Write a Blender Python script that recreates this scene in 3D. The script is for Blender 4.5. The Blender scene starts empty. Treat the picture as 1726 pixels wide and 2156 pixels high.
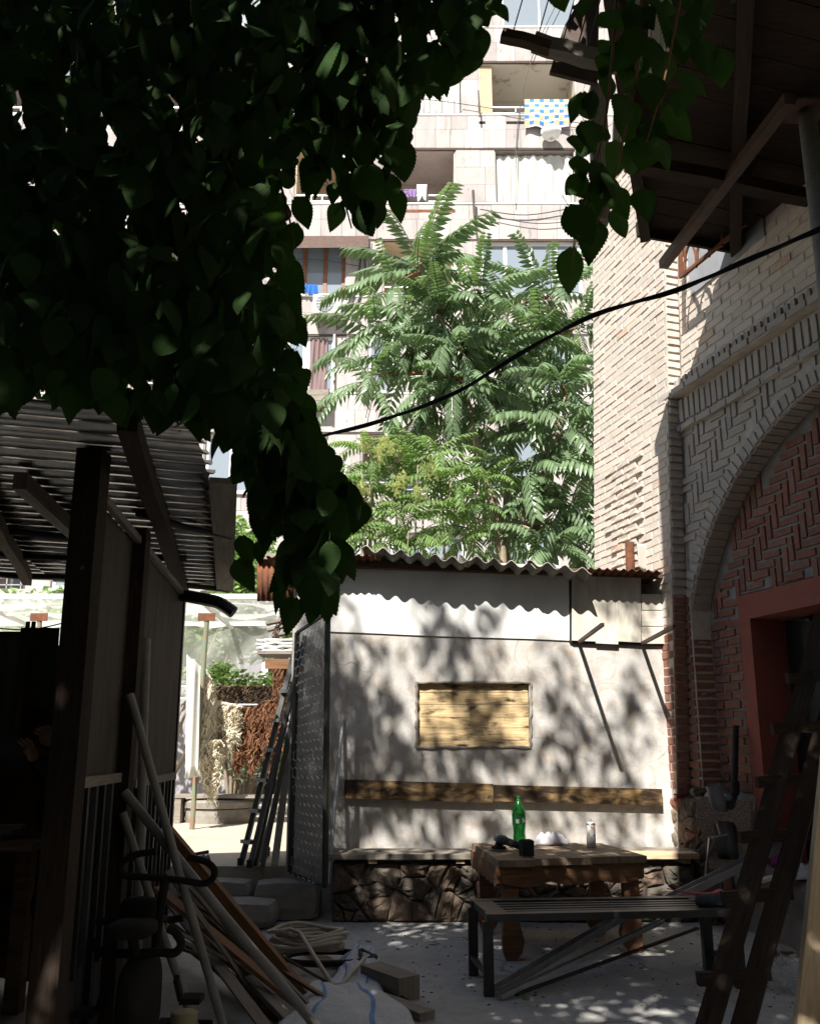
import bpy, math, random
import numpy as np
from mathutils import Vector, Matrix, Euler
random.seed(7); RS = np.random.RandomState(11)
SC = bpy.context.scene; COL = SC.collection
V = Vector
# ------------------------------------------------------------------ camera
F, CX, CY, TH, CH = 1800.0, 863.0, 1178.0, math.radians(12.5), 1.34   # photo measured on a 1726 x 2156 grid
cd = bpy.data.cameras.new('camera'); cam = bpy.data.objects.new('camera', cd); COL.objects.link(cam)
cam.location = (0, 0, CH); cam.rotation_euler = (math.radians(90) + TH, 0, 0)
cd.sensor_fit = 'HORIZONTAL'; cd.sensor_width = 36; cd.lens = F / 1726 * 36
cd.shift_y = 100.0 / 1726; cd.clip_start = .05; cd.clip_end = 500
SC.camera = cam
# ------------------------------------------------------------------ sky and sun
SUN = V((.32, .97, -1.13)).normalized()
w = bpy.data.worlds.new('World'); SC.world = w; w.use_nodes = True
nt = w.node_tree; nt.nodes.clear()
sk = nt.nodes.new('ShaderNodeTexSky'); sk.sky_type = 'NISHITA'; sk.sun_disc = False
sk.sun_elevation = math.asin(-SUN.z); sk.sun_rotation = math.atan2(-SUN.x, -SUN.y)
sk.air_density = 1.2; sk.dust_density = 1.5
bg = nt.nodes.new('ShaderNodeBackground'); bg.inputs[1].default_value = .05
ow = nt.nodes.new('ShaderNodeOutputWorld')
nt.links.new(sk.outputs[0], bg.inputs[0]); nt.links.new(bg.outputs[0], ow.inputs[0])
sl = bpy.data.lights.new('sun', 'SUN'); sl.energy = 5.0; sl.angle = math.radians(.53); sl.color = (1, .955, .88)
so = bpy.data.objects.new('sun', sl); COL.objects.link(so); so.location = (-4, -12, 16)
so.rotation_euler = SUN.to_track_quat('-Z', 'Y').to_euler()
SC.view_settings.view_transform = 'Standard'; SC.view_settings.look = 'None'
SC.view_settings.exposure = 1.2; SC.view_settings.gamma = 1; SC.view_settings.use_curve_mapping = False
SC.render.engine = "CYCLES"; SC.cycles.max_bounces = 6; SC.cycles.diffuse_bounces = 3; SC.cycles.transparent_max_bounces = 8
# ------------------------------------------------------------------ pixel -> place
def ray(px, py):
    x = (px - CX) / F; y = -(py - CY) / F
    return V((x, math.cos(TH) - y * math.sin(TH), math.sin(TH) + y * math.cos(TH)))
CAM = V((0, 0, CH))
def at(px, py, Y): r = ray(px, py); return CAM + r * (Y / r.y)
def gz(px, py, z=0.): r = ray(px, py); return CAM + r * ((z - CH) / r.z)
def onp(px, py, p0, n): r = ray(px, py); return CAM + r * ((p0 - CAM).dot(n) / r.dot(n))
# ------------------------------------------------------------------ mesh builder
class MB:
    def __init__(s): s.v = []; s.f = []; s.uv = []; s.m = []; s.r = []; s.mi = 0; s.rv = 0.
    def add(s, vs, fs, uvs=None):
        o = len(s.v); s.v += [tuple(p) for p in vs]
        for i, f in enumerate(fs):
            s.f.append(tuple(k + o for k in f)); s.m.append(s.mi); s.r.append(s.rv)
            s.uv.append(uvs[i] if uvs else None)
    def quad(s, *p): s.add(p, [tuple(range(len(p)))])
    def hexa(s, p, L=None):   # p: 8 points, bottom ring 0-3, top ring 4-7
        fs = [(3, 2, 1, 0), (4, 5, 6, 7), (0, 1, 5, 4), (1, 2, 6, 5), (2, 3, 7, 6), (3, 0, 4, 7)]
        s.add(p, fs)
    def box(s, c, d, R=None):
        hx, hy, hz = d[0] / 2, d[1] / 2, d[2] / 2; c = V(c)
        q = [V((x, y, z)) for z in (-hz, hz) for x, y in ((-hx, -hy), (hx, -hy), (hx, hy), (-hx, hy))]
        s.hexa([c + (R @ p if R else p) for p in q])
    def bb(s, x0, x1, y0, y1, z0, z1): s.box(((x0 + x1) / 2, (y0 + y1) / 2, (z0 + z1) / 2), (x1 - x0, y1 - y0, z1 - z0))
    def bar(s, a, b, w, h, up=(0, 0, 1), w2=None, h2=None, jit=0):
        a = V(a); b = V(b); d = (b - a); L = d.length; d.normalize(); up = V(up)
        sd = d.cross(up)
        if sd.length < 1e-4: sd = d.cross(V((1, 0, 0)))
        sd.normalize(); u = sd.cross(d).normalized()
        w2 = w if w2 is None else w2; h2 = h if h2 is None else h2
        n = 1 if not jit else 5
        rings = []
        for i in range(n + 1):
            t = i / n; p = a.lerp(b, t); ww = w + (w2 - w) * t; hh = h + (h2 - h) * t
            if jit: p = p + sd * random.uniform(-jit, jit) + u * random.uniform(-jit, jit)
            rings.append([p - sd * ww / 2 - u * hh / 2, p + sd * ww / 2 - u * hh / 2, p + sd * ww / 2 + u * hh / 2, p - sd * ww / 2 + u * hh / 2])
        vs = [q for r in rings for q in r]; fs = []; uv = []
        cum = [0, w, w + h, 2 * w + h, 2 * w + 2 * h]; o = random.random() * 9
        for i in range(n):
            for k in range(4):
                fs.append((4 * i + k, 4 * i + (k + 1) % 4, 4 * i + 4 + (k + 1) % 4, 4 * i + 4 + k))
                u0, u1 = L * i / n + o, L * (i + 1) / n + o
                uv.append(((u0, cum[k] + o), (u0, cum[k + 1] + o), (u1, cum[k + 1] + o), (u1, cum[k] + o)))
        fs += [(3, 2, 1, 0), tuple(4 * n + k for k in range(4))]
        uv += [((o, 0), (o, w), (o + .01, w), (o + .01, 0))] * 2
        s.add(vs, fs, uv)
    def tube(s, pts, r, seg=8, cap=True, closed=False):
        pts = [V(p) for p in pts]; n = len(pts); rs = r if isinstance(r, (list, tuple)) else [r] * n
        prev = None; rings = []
        for i in range(n):
            if closed: t = pts[(i + 1) % n] - pts[i - 1]
            else: t = pts[min(i + 1, n - 1)] - pts[max(i - 1, 0)]
            t.normalize()
            if prev is None:
                x = t.orthogonal().normalized()
            else:
                x = prev - t * prev.dot(t)
                x = x.normalized() if x.length > 1e-6 else t.orthogonal().normalized()
            prev = x; y = t.cross(x)
            rings.append([pts[i] + (x * math.cos(2 * math.pi * k / seg) + y * math.sin(2 * math.pi * k / seg)) * rs[i] for k in range(seg)])
        vs = [q for rr in rings for q in rr]; fs = []; uv = []; L = 0
        m = n if closed else n - 1
        for i in range(m):
            j = (i + 1) % n; L2 = L + (pts[j] - pts[i]).length
            for k in range(seg):
                k2 = (k + 1) % seg
                fs.append((i * seg + k, i * seg + k2, j * seg + k2, j * seg + k))
                c = 2 * math.pi * rs[i] / seg
                uv.append(((L, k * c), (L, k * c + c), (L2, k * c + c), (L2, k * c)))
            L = L2
        if cap and not closed:
            fs += [tuple(reversed(range(seg))), tuple((n - 1) * seg + k for k in range(seg))]; uv += [None, None]
        s.add(vs, fs, uv)
    def lathe(s, prof, c, seg=20, M=None):
        c = V(c); vs = []; fs = []
        for r, z in prof:
            for k in range(seg):
                a = 2 * math.pi * k / seg; p = V((r * math.cos(a), r * math.sin(a), z)); vs.append(c + (M @ p if M else p))
        n = len(prof)
        for i in range(n - 1):
            for k in range(seg):
                k2 = (k + 1) % seg; fs.append((i * seg + k, i * seg + k2, (i + 1) * seg + k2, (i + 1) * seg + k))
        fs += [tuple(reversed(range(seg))), tuple((n - 1) * seg + k for k in range(seg))]
        s.add(vs, fs)
    def prism(s, poly, off):
        n = len(poly); off = V(off); a = [V(p) for p in poly]; b = [p + off for p in a]
        s.add(a + b, [tuple(range(n)), tuple(reversed(range(n, 2 * n)))] + [(i, i + n, (i + 1) % n + n, (i + 1) % n) for i in range(n)])
    def grid(s, fn, nu, nv, th=0., su=1., sv=1.):
        def layer(off):
            return [fn(i / nu, j / nv) + off for j in range(nv + 1) for i in range(nu + 1)]
        W = nu + 1
        P = layer(V((0, 0, 0)))
        fs = [(j * W + i, j * W + i + 1, (j + 1) * W + i + 1, (j + 1) * W + i) for j in range(nv) for i in range(nu)]
        uv = [((i / nu * su, j / nv * sv), ((i + 1) / nu * su, j / nv * sv), ((i + 1) / nu * su, (j + 1) / nv * sv), (i / nu * su, (j + 1) / nv * sv)) for j in range(nv) for i in range(nu)]
        if th:
            N = len(P); nrm = [V((0, 0, 0)) for _ in P]
            for f in fs:
                q = (P[f[1]] - P[f[0]]).cross(P[f[3]] - P[f[0]])
                for k in f: nrm[k] = nrm[k] + q
            B = [p - q.normalized() * th for p, q in zip(P, nrm)]
            f2 = [tuple(k + N for k in reversed(f)) for f in fs]
            u2 = [tuple(reversed(u)) for u in uv]
            ed = [i for i in range(W)] + [j * W + nu for j in range(1, nv + 1)] + [nv * W + i for i in range(nu - 1, -1, -1)] + [j * W for j in range(nv - 1, 0, -1)]
            f3 = [(ed[(k + 1) % len(ed)], ed[k], ed[k] + N, ed[(k + 1) % len(ed)] + N) for k in range(len(ed))]
            s.add(P + B, fs + f2 + f3, uv + u2 + [None] * len(f3))
        else: s.add(P, fs, uv)
    def mesh(s, name, mats, off=V((0, 0, 0)), smooth=False):
        me = bpy.data.meshes.new(name)
        a = np.array(s.v, dtype=float) - np.array(off)
        me.from_pydata(a.tolist(), [], s.f)
        ul = me.uv_layers.new(name='UVMap'); d = np.zeros(len(me.loops) * 2); k = 0
        for f, u in zip(s.f, s.uv):
            n = len(f)
            if u is None:
                P = [s.v[i] for i in f]
                e1 = V(P[1]) - V(P[0]); e2 = V(P[-1]) - V(P[0]); nn = e1.cross(e2)
                ax = max(range(3), key=lambda q: abs(nn[q])); ii = [q for q in range(3) if q != ax]
                for p in P: d[2 * k] = p[ii[0]]; d[2 * k + 1] = p[ii[1]]; k += 1
            else:
                for q in u[:n]: d[2 * k] = q[0]; d[2 * k + 1] = q[1]; k += 1
                for _ in range(n - len(u)): k += 1
        ul.data.foreach_set('uv', d)
        at_ = me.attributes.new('rnd', 'FLOAT', 'FACE'); at_.data.foreach_set('value', np.array(s.r, dtype=float))
        for m in (mats if isinstance(mats, (list, tuple)) else [mats]): me.materials.append(m)
        me.polygons.foreach_set('material_index', s.m)
        if smooth: me.polygons.foreach_set('use_smooth', [True] * len(me.polygons))
        me.update(); return me
WL = {}
def wloc(o): return WL.get(o.name, V((0, 0, 0)))
def tag(o, label=None, cat=None, group=None, kind=None):
    if label: o['label'] = label
    if cat: o['category'] = cat
    if group: o['group'] = group
    if kind: o['kind'] = kind
    return o
def T(name, label, cat, loc=(0, 0, 0), group=None):
    o = bpy.data.objects.new(name, None); COL.objects.link(o); o.location = loc; o.empty_display_size = .1
    WL[o.name] = V(loc); return tag(o, label, cat, group)
def part(name, mb, mats, parent, smooth=False, label=None, kind=None):
    off = wloc(parent); me = mb.mesh(name, mats, off, smooth)
    o = bpy.data.objects.new(name, me); COL.objects.link(o); o.parent = parent; WL[o.name] = off
    return tag(o, label, kind=kind)
def one(name, mb, mats, label=None, cat=None, group=None, kind=None, smooth=False):
    a = np.array(mb.v); off = V(((a[:, 0].min() + a[:, 0].max()) / 2, (a[:, 1].min() + a[:, 1].max()) / 2, a[:, 2].min()))
    if kind == 'structure': off = V((0, 0, 0))
    me = mb.mesh(name, mats, off, smooth); o = bpy.data.objects.new(name, me); COL.objects.link(o); o.location = off; WL[o.name] = off
    return tag(o, label, cat, group, kind)
def inst(name, me, parent, M):   # a piece that shares mesh data, M in world space
    o = bpy.data.objects.new(name, me); COL.objects.link(o); o.parent = parent
    o.matrix_basis = Matrix.Translation(-wloc(parent)) @ M; return o
def frame(o, x, y, z): return Matrix(((x[0], y[0], z[0], o[0]), (x[1], y[1], z[1], o[1]), (x[2], y[2], z[2], o[2]), (0, 0, 0, 1)))
def bez(pts, n=8):   # catmull-rom through points
    pts = [V(p) for p in pts]; P = [pts[0]] + pts + [pts[-1]]; out = []
    for i in range(1, len(P) - 2):
        for k in range(n):
            t = k / n; a, b, c, d = P[i - 1], P[i], P[i + 1], P[i + 2]
            out.append(.5 * ((2 * b) + (c - a) * t + (2 * a - 5 * b + 4 * c - d) * t * t + (3 * b - a - 3 * c + d) * t ** 3))
    out.append(P[-2]); return out
def U(a, b): return random.uniform(a, b)
# ------------------------------------------------------------------ materials
MATS = {}
class NT:
    def __init__(s, name):
        s.m = bpy.data.materials.new(name); s.m.use_nodes = True; s.n = s.m.node_tree.nodes; s.l = s.m.node_tree.links
        s.b = s.n['Principled BSDF']; s.out = s.n['Material Output']; MATS[name] = s.m
    def N(s, t, **k):
        n = s.n.new('ShaderNode' + t)
        for a, b in k.items(): setattr(n, a, b)
        return n
    def L(s, a, b): s.l.new(a, b)
    def coord(s, kind='Object', stretch=(1, 1, 1), rnd=False):
        tc = s.N('TexCoord'); mp = s.N('Mapping'); mp.inputs['Scale'].default_value = stretch
        if kind == 'Position': s.L(s.N('NewGeometry').outputs['Position'], mp.inputs[0])
        else: s.L(tc.outputs[kind], mp.inputs[0])
        if rnd:
            oi = s.N('ObjectInfo'); mu = s.N('VectorMath', operation='SCALE'); mu.inputs[0].default_value = (37, 17, 23)
            s.L(oi.outputs['Random'], mu.inputs['Scale']); ad = s.N('VectorMath', operation='ADD')
            s.L(mp.outputs[0], ad.inputs[0]); s.L(mu.outputs[0], ad.inputs[1]); return ad.outputs[0]
        return mp.outputs[0]
    def noise(s, co, scale, detail=5, rough=.6, dist=0):
        n = s.N('TexNoise'); n.inputs['Scale'].default_value = scale; n.inputs['Detail'].default_value = detail
        n.inputs['Roughness'].default_value = rough; n.inputs['Distortion'].default_value = dist
        s.L(co, n.inputs['Vector']); return n.outputs['Fac']
    def ramp(s, fac, stops):
        r = s.N('ValToRGB'); e = r.color_ramp.elements
        while len(e) < len(stops): e.new(.5)
        for k, (p, c) in enumerate(stops): e[k].position = p; e[k].color = (c[0], c[1], c[2], 1) if not isinstance(c, (int, float)) else (c, c, c, 1)
        s.L(fac, r.inputs[0]); return r.outputs[0]
    def mix(s, fac, a, b, mode='MIX'):
        m = s.N('MixRGB', blend_type=mode)
        for k, x in ((0, fac), (1, a), (2, b)):
            if isinstance(x, (int, float)): m.inputs[k].default_value = x if k == 0 else (x, x, x, 1)
            elif isinstance(x, (tuple, list)): m.inputs[k].default_value = (x[0], x[1], x[2], 1)
            else: s.L(x, m.inputs[k])
        return m.outputs[0]
    def bump(s, h, strength=.3, dist=.01):
        b = s.N('Bump'); b.inputs['Strength'].default_value = strength; b.inputs['Distance'].default_value = dist
        s.L(h, b.inputs['Height']); s.L(b.outputs[0], s.b.inputs['Normal'])
    def fin(s, col=None, rough=.8, metal=0., spec=.3):
        if col is not None:
            if isinstance(col, (tuple, list)): s.b.inputs['Base Color'].default_value = (*col[:3], 1)
            else: s.L(col, s.b.inputs['Base Color'])
        if isinstance(rough, (int, float)): s.b.inputs['Roughness'].default_value = rough
        else: s.L(rough, s.b.inputs['Roughness'])
        s.b.inputs['Metallic'].default_value = metal; s.b.inputs['Specular IOR Level'].default_value = spec
        return s.m
def simple(name, c1, c2=None, scale=6, rough=.75, metal=0, bump=.2, bscale=80, bdist=.004, spec=.3, coord='Position', stretch=(1, 1, 1), lo=.35, hi=.65, rnd=0):
    t = NT(name); co = t.coord(coord, stretch, rnd=(coord != 'Position'))
    n = t.noise(co, scale, 6, .65); c2 = c2 or tuple(x * .7 for x in c1)
    col = t.ramp(n, [(lo, c1), (hi, c2)])
    if rnd:
        oi = t.N('ObjectInfo'); k = t.N('MapRange'); k.inputs['To Min'].default_value = 1 - rnd; k.inputs['To Max'].default_value = 1 + rnd
        t.L(oi.outputs['Random'], k.inputs[0]); col = t.mix(1, col, k.outputs[0], 'MULTIPLY')
    if bump: t.bump(t.noise(co, bscale, 4, .7), bump, bdist)
    return t.fin(col, rough, metal, spec)
def wood(name, light, dark, rough=.75, scale=1., weather=0, bump=.35):
    t = NT(name); co = t.coord('UV', (1.6 * scale, 26 * scale, 1), rnd=True)
    n = t.noise(co, 3, 6, .65, .6); co2 = t.coord('UV', (1.2, 4, 1), rnd=True); n2 = t.noise(co2, 2.2, 4, .6)
    col = t.ramp(n, [(.3, dark), (.62, light)])
    col = t.mix(t.ramp(n2, [(.35, .0), (.7, .55)]), col, tuple(x * .55 for x in dark))
    if weather:
        col = t.mix(weather, col, (.32, .31, .29))
    t.bump(n, bump, .004); return t.fin(col, rough, 0, .25)
# ================================================================== shared materials
def mk_concrete(name, a, b, scale=1.3, crack=True):
    t = NT(name); co = t.coord('Position')
    n = t.noise(co, scale, 8, .68); n2 = t.noise(co, 14, 5, .7); n3 = t.noise(co, 90, 3, .7)
    col = t.ramp(n, [(.33, a), (.66, b)])
    col = t.mix(t.ramp(n2, [(.45, 0.), (.75, .45)]), col, tuple(x * .55 for x in b))
    if crack:
        nc = t.noise(co, .55, 3, .55, .6); nm = t.noise(co, .9, 2, .5)
        ck = t.mix(1, t.ramp(nc, [(.488, 0.), (.4935, .8), (.499, 0.)]), t.ramp(nm, [(.46, 0.), (.54, 1.)]), 'MULTIPLY')
        col = t.mix(ck, col, (.05, .045, .04))
    t.bump(t.mix(.5, n2, n3), .35, .01); return t.fin(col, .88, 0, .2)
M_ground = mk_concrete('courtyard_concrete', (.45, .44, .42), (.34, .33, .315))
M_yard = mk_concrete('yard_concrete', (.47, .42, .35), (.36, .32, .26))
M_conc = mk_concrete('old_concrete', (.30, .275, .24), (.19, .17, .15), 2.5, False)
def mk_plaster():
    t = NT('rough_plaster'); co = t.coord('Position')
    n = t.noise(co, 1.1, 6, .6); n2 = t.noise(co, 7, 6, .72, .8); n3 = t.noise(co, 55, 4, .7)
    col = t.ramp(n, [(.35, (.55, .535, .51)), (.65, (.43, .415, .39))])
    col = t.mix(t.ramp(n2, [(.48, 0.), (.66, .7)]), col, (.36, .275, .20))
    n4 = t.noise(t.coord('Position', (2.2, 2.2, .5)), 2.2, 6, .7, .5); col = t.mix(t.ramp(n4, [(.45, 0.), (.70, .65)]), col, (.32, .305, .285))
    col = t.mix(t.ramp(n3, [(.3, .35), (.5, 0.)]), col, (.30, .28, .26))
    sx = t.N('SeparateXYZ'); t.L(co, sx.inputs[0])
    vo = t.N('TexVoronoi', feature='DISTANCE_TO_EDGE'); vo.inputs['Scale'].default_value = 1.1
    nn = t.N('TexNoise'); nn.inputs['Scale'].default_value = 3; t.L(co, nn.inputs['Vector'])
    t.L(t.mix(.3, co, nn.outputs['Color'], 'ADD'), vo.inputs['Vector'])
    cm = t.mix(1, t.ramp(vo.outputs['Distance'], [(0, .75), (.005, 0.)]), t.ramp(n, [(.48, 0.), (.56, 1.)]), 'MULTIPLY')
    col = t.mix(cm, col, (.16, .14, .12))
    t.bump(t.mix(.6, n3, n2), .55, .008); return t.fin(col, .92, 0, .15)
M_plaster = mk_plaster()
M_white = simple('smooth_white_plaster', (.70, .695, .68), (.58, .57, .55), 2.5, .85, bump=.15, bscale=120)
M_mortar = simple('pale_mortar', (.55, .50, .43), (.40, .36, .31), 9, .95, bump=.5, bscale=50, bdist=.01)
M_mortar2 = simple('grey_mortar', (.30, .29, .275), (.21, .20, .185), 9, .95, bump=.5, bscale=50, bdist=.01)
def mk_brick(name, stops, dust, dustamt=.5):
    t = NT(name); co = t.coord('Position')
    oi = t.N('ObjectInfo'); at_ = t.N('Attribute', attribute_name='rnd')
    ad = t.N('Math', operation='ADD'); t.L(oi.outputs['Random'], ad.inputs[0]); t.L(at_.outputs['Fac'], ad.inputs[1])
    fr = t.N('Math', operation='FRACT'); t.L(ad.outputs[0], fr.inputs[0])
    col = t.ramp(fr.outputs[0], stops)
    n = t.noise(co, 22, 6, .7); n2 = t.noise(co, 3, 4, .6); n3 = t.noise(co, 130, 3, .7)
    col = t.mix(t.ramp(n, [(.42, 0.), (.72, dustamt)]), col, dust)
    col = t.mix(t.ramp(n2, [(.5, 0.), (.8, .4)]), col, tuple(x * .6 for x in dust))
    t.bump(t.mix(.5, n, n3), .6, .006); return t.fin(col, .93, 0, .15)
M_brick = mk_brick('red_brick', [(0, (.22, .082, .055)), (.35, (.27, .105, .07)), (.7, (.19, .085, .062)), (1, (.31, .14, .095))], (.30, .23, .19), .5)
M_pale = mk_brick('bleached_brick', [(0, (.55, .475, .41)), (.4, (.60, .525, .46)), (.7, (.50, .445, .40)), (.95, (.56, .46, .385)), (1, (.50, .34, .22))], (.62, .57, .50), .65)
M_grime = mk_brick('dusty_brick', [(0, (.36, .305, .265)), (.5, (.42, .37, .33)), (1, (.34, .31, .29))], (.40, .375, .34), .65)
M_black = simple('black_paint', (.012, .012, .013), (.02, .02, .02), 20, .45, bump=.1, spec=.4)
M_dark = simple('shade_black', (.012, .011, .010), (.02, .018, .016), 3, .95)  # near black standing in for unlit rooms and openings; also the black bike
M_redpaint = simple('red_ochre_paint', (.31, .08, .055), (.21, .075, .058), 5, .7, bump=.35, bscale=30)
M_rust = simple('rusty_iron', (.20, .075, .035), (.085, .04, .025), 7, .9, bump=.5, bscale=45, bdist=.006)
M_rust2 = simple('brown_painted_steel', (.10, .06, .045), (.06, .04, .032), 9, .6, bump=.25)
M_steel = simple('galvanised_steel', (.45, .46, .47), (.33, .34, .35), 12, .42, .75, bump=.1, spec=.5)
M_alu = simple('aluminium', (.55, .56, .55), (.42, .43, .42), 9, .4, .8, bump=.1, spec=.5)
M_zinc = simple('corrugated_zinc', (.42, .42, .42), (.26, .25, .24), 3, .26, .9, bump=.15, bscale=30)
M_asb = simple('fibre_cement', (.36, .34, .30), (.24, .225, .19), 4, .92, bump=.5, bscale=60)
M_wpale = wood('pale_pine', (.60, .47, .31), (.42, .30, .18))
M_wwhite = wood('whitewashed_board', (.66, .62, .54), (.52, .47, .39), bump=.2)
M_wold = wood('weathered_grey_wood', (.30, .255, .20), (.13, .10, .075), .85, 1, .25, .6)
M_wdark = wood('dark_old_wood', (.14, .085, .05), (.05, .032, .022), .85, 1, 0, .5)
M_wbrown = wood('brown_stained_wood', (.27, .135, .065), (.12, .06, .032), .6, .8)
M_wgrey = wood('grey_table_wood', (.36, .27, .185), (.19, .13, .085), .7, .8)
def mk_burnt(name, lo, hi, light=(.55, .36, .16)):
    t = NT(name); co = t.coord('UV', (1.3, 22, 1), rnd=True); n = t.noise(co, 3, 6, .65, 1.2)
    co2 = t.coord('UV', (1, 2.6, 1), rnd=True); n2 = t.noise(co2, 4.5, 4, .6, .4)
    col = t.ramp(n, [(.32, tuple(x * .45 for x in light)), (.6, light)])
    col = t.mix(t.ramp(n2, [(lo, 0.), (hi, .95)]), col, (.022, .013, .008))
    t.bump(n, .5, .005); return t.fin(col, .5, 0, .4)
M_burnt = mk_burnt('scorched_board', .33, .55, (.42, .27, .12))
M_torched = mk_burnt('torched_pine', .53, .68, (.74, .54, .29))
M_wshade = wood('sooty_wood', (.05, .033, .022), (.018, .012, .009), .9, 1, 0, .5)  # wood darkened to near black, carrying the deep shade of eaves, posts and ladder
# ================================================================== the ground
m = MB(); m.bb(-60, 60, -40, 120, -1.2, 0)
one('ground', m, M_ground, kind='structure')
m = MB(); m.mi = 0      # upper yard behind the steps
m.bb(-9, -1.02, 7.62, 60, .004, .37); m.bb(-1.02, 30, 8.6, 60, .004, .366)
one('upper_yard_ground', m, M_yard, kind='structure')
def stone(mb, c, d, jit=.12, R=None):
    hx, hy, hz = d[0] / 2, d[1] / 2, d[2] / 2; c = V(c); vs = []; idx = {}
    for i in range(4):
        for j in range(3):
            for k in range(4):
                if i in (0, 3) or j in (0, 2) or k in (0, 3):
                    x, y, z = i / 1.5 - 1, j - 1., k / 1.5 - 1
                    e = (abs(x) > .9) + (abs(y) > .9) + (abs(z) > .9)
                    s = 1 - .09 * max(0, e - 1); q = V((x * hx * s, y * hy * s, z * hz * s))
                    q += V((U(-1, 1) * hx, U(-1, 1) * hy, U(-1, 1) * hz)) * jit
                    idx[i, j, k] = len(vs); vs.append(c + (R @ q if R else q))
    fs = []
    I = idx
    for a in range(3):
        for b in range(3):
            fs.append((I[a, 0, b], I[a + 1, 0, b], I[a + 1, 0, b + 1], I[a, 0, b + 1]))
            fs.append((I[a, 2, b], I[a, 2, b + 1], I[a + 1, 2, b + 1], I[a + 1, 2, b]))
    for a in range(2):
        for b in range(3):
            fs.append((I[0, a, b], I[0, a, b + 1], I[0, a + 1, b + 1], I[0, a + 1, b])); fs.append((I[3, a, b], I[3, a + 1, b], I[3, a + 1, b + 1], I[3, a, b + 1]))
    for a in range(3):
        for b in range(2):
            fs.append((I[a, b, 0], I[a, b + 1, 0], I[a + 1, b + 1, 0], I[a + 1, b, 0])); fs.append((I[a, b, 3], I[a + 1, b, 3], I[a + 1, b + 1, 3], I[a, b + 1, 3]))
    mb.add(vs, fs)
M_stone = simple('tuff_rubble', (.15, .125, .10), (.07, .06, .05), 6, .95, bump=.8, bscale=25, bdist=.02, rnd=.35)
M_stone2 = simple('brown_rubble', (.20, .145, .105), (.09, .065, .05), 6, .95, bump=.8, bscale=25, bdist=.02, rnd=.35)
M_bed = simple('rubble_bedding', (.10, .088, .075), (.05, .044, .037), 12, .98, bump=.6, bscale=40, bdist=.02)
# steps up to the yard
for k, (x0, x1, y0, y1, z0, z1, lb) in enumerate([(-1.62, -1.02, 6.88, 7.28, 0, .195, 'worn rounded stone block forming the lowest step to the yard'),
        (-1.9, -1.28, 7.29, 7.61, 0, .30, 'dark concrete kerb of the middle step beside the hut'),
        (-1.27, -.72, 7.22, 7.58, 0, .30, 'broken concrete block of the middle step below the wire gate')]):
    m = MB(); stone(m, ((x0 + x1) / 2, (y0 + y1) / 2, (z0 + z1) / 2), (x1 - x0, y1 - y0, z1 - z0), .025)
    one('stone_step', m, M_conc, lb, 'step', 'steps up to the yard')
# ================================================================== white hut
WY = 7.6
hut = T('white_hut', 'whitewashed plaster hut with corrugated roof and boarded window panel', 'hut', (.8, WY + .5, 0))
def wz(px, py): return at(px, py, WY)
xl, xr = at(608, 1600, WY).x, at(1410, 1500, WY).x
m = MB()
p0, p1 = at(877, 1437, WY), at(1117, 1574, WY); zt = at(900, 1172, WY).z
hx0, hx1, hz0, hz1 = p0.x, p1.x, p1.z, p0.z
m.bb(xl, hx0, WY, WY + .25, 0, 2.75); m.bb(hx1, xr, WY, WY + .25, 0, 2.68)
m.bb(hx0, hx1, WY, WY + .25, 0, hz0); m.bb(hx0, hx1, WY, WY + .25, hz1, 2.75)
part('wall', m, M_plaster, hut)
m = MB(); m.bb(xl + .002, xl + .25, WY + .252, WY + 2.6, 0, 2.7); m.bb(xl + .252, xr, WY + 2.4, WY + 2.6, 0, 2.6); part('side_wall', m, M_plaster, hut)
m = MB(); ys = WY - .014   # smooth upper render, proud of the rough plaster
P = [(695, 1170), (1150, 1190), (1174, 1208), (1190, 1214), (1197, 1226), (1199, 1349), (1110, 1345), (1000, 1342), (905, 1339), (800, 1334), (695, 1330)]
m.prism([at(x, y, ys) for x, y in reversed(P)], (0, .02, 0)); part('smooth_render', m, M_white, hut)
m = MB()                   # ragged mortar lip round the boarded opening
for a, b in (((877, 1437), (1117, 1437)), ((1117, 1437), (1117, 1574)), ((877, 1574), (1117, 1574)), ((877, 1437), (877, 1574))):
    A, B = at(*a, WY - .004), at(*b, WY - .004); n = 16
    pts = [A.lerp(B, k / n) + V((U(-.006, .006), 0, U(-.006, .006))) for k in range(n + 1)]
    m.tube(pts, [U(.008, .017) for _ in pts], 6)
part('mortar_lip', m, M_conc, hut)
zs = [hz1 - .003, hz1 - .085, hz1 - .19, hz1 - .30, hz1 - .395, hz1 - .50, hz0 + .003]
for k in range(6):
    xb = hx0 + .004; cuts = [xb, hx1 - .004]
    if k == 3: cuts = [xb, xb + .62, hx1 - .004]
    for c0, c1 in zip(cuts, cuts[1:]):
        m = MB(); m.bar((c0 + .001, WY + .05, (zs[k] + zs[k + 1]) / 2), (c1 - .001, WY + .05, (zs[k] + zs[k + 1]) / 2), .022, abs(zs[k] - zs[k + 1]) - .004)
        part('plank', m, M_torched, hut)
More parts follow.
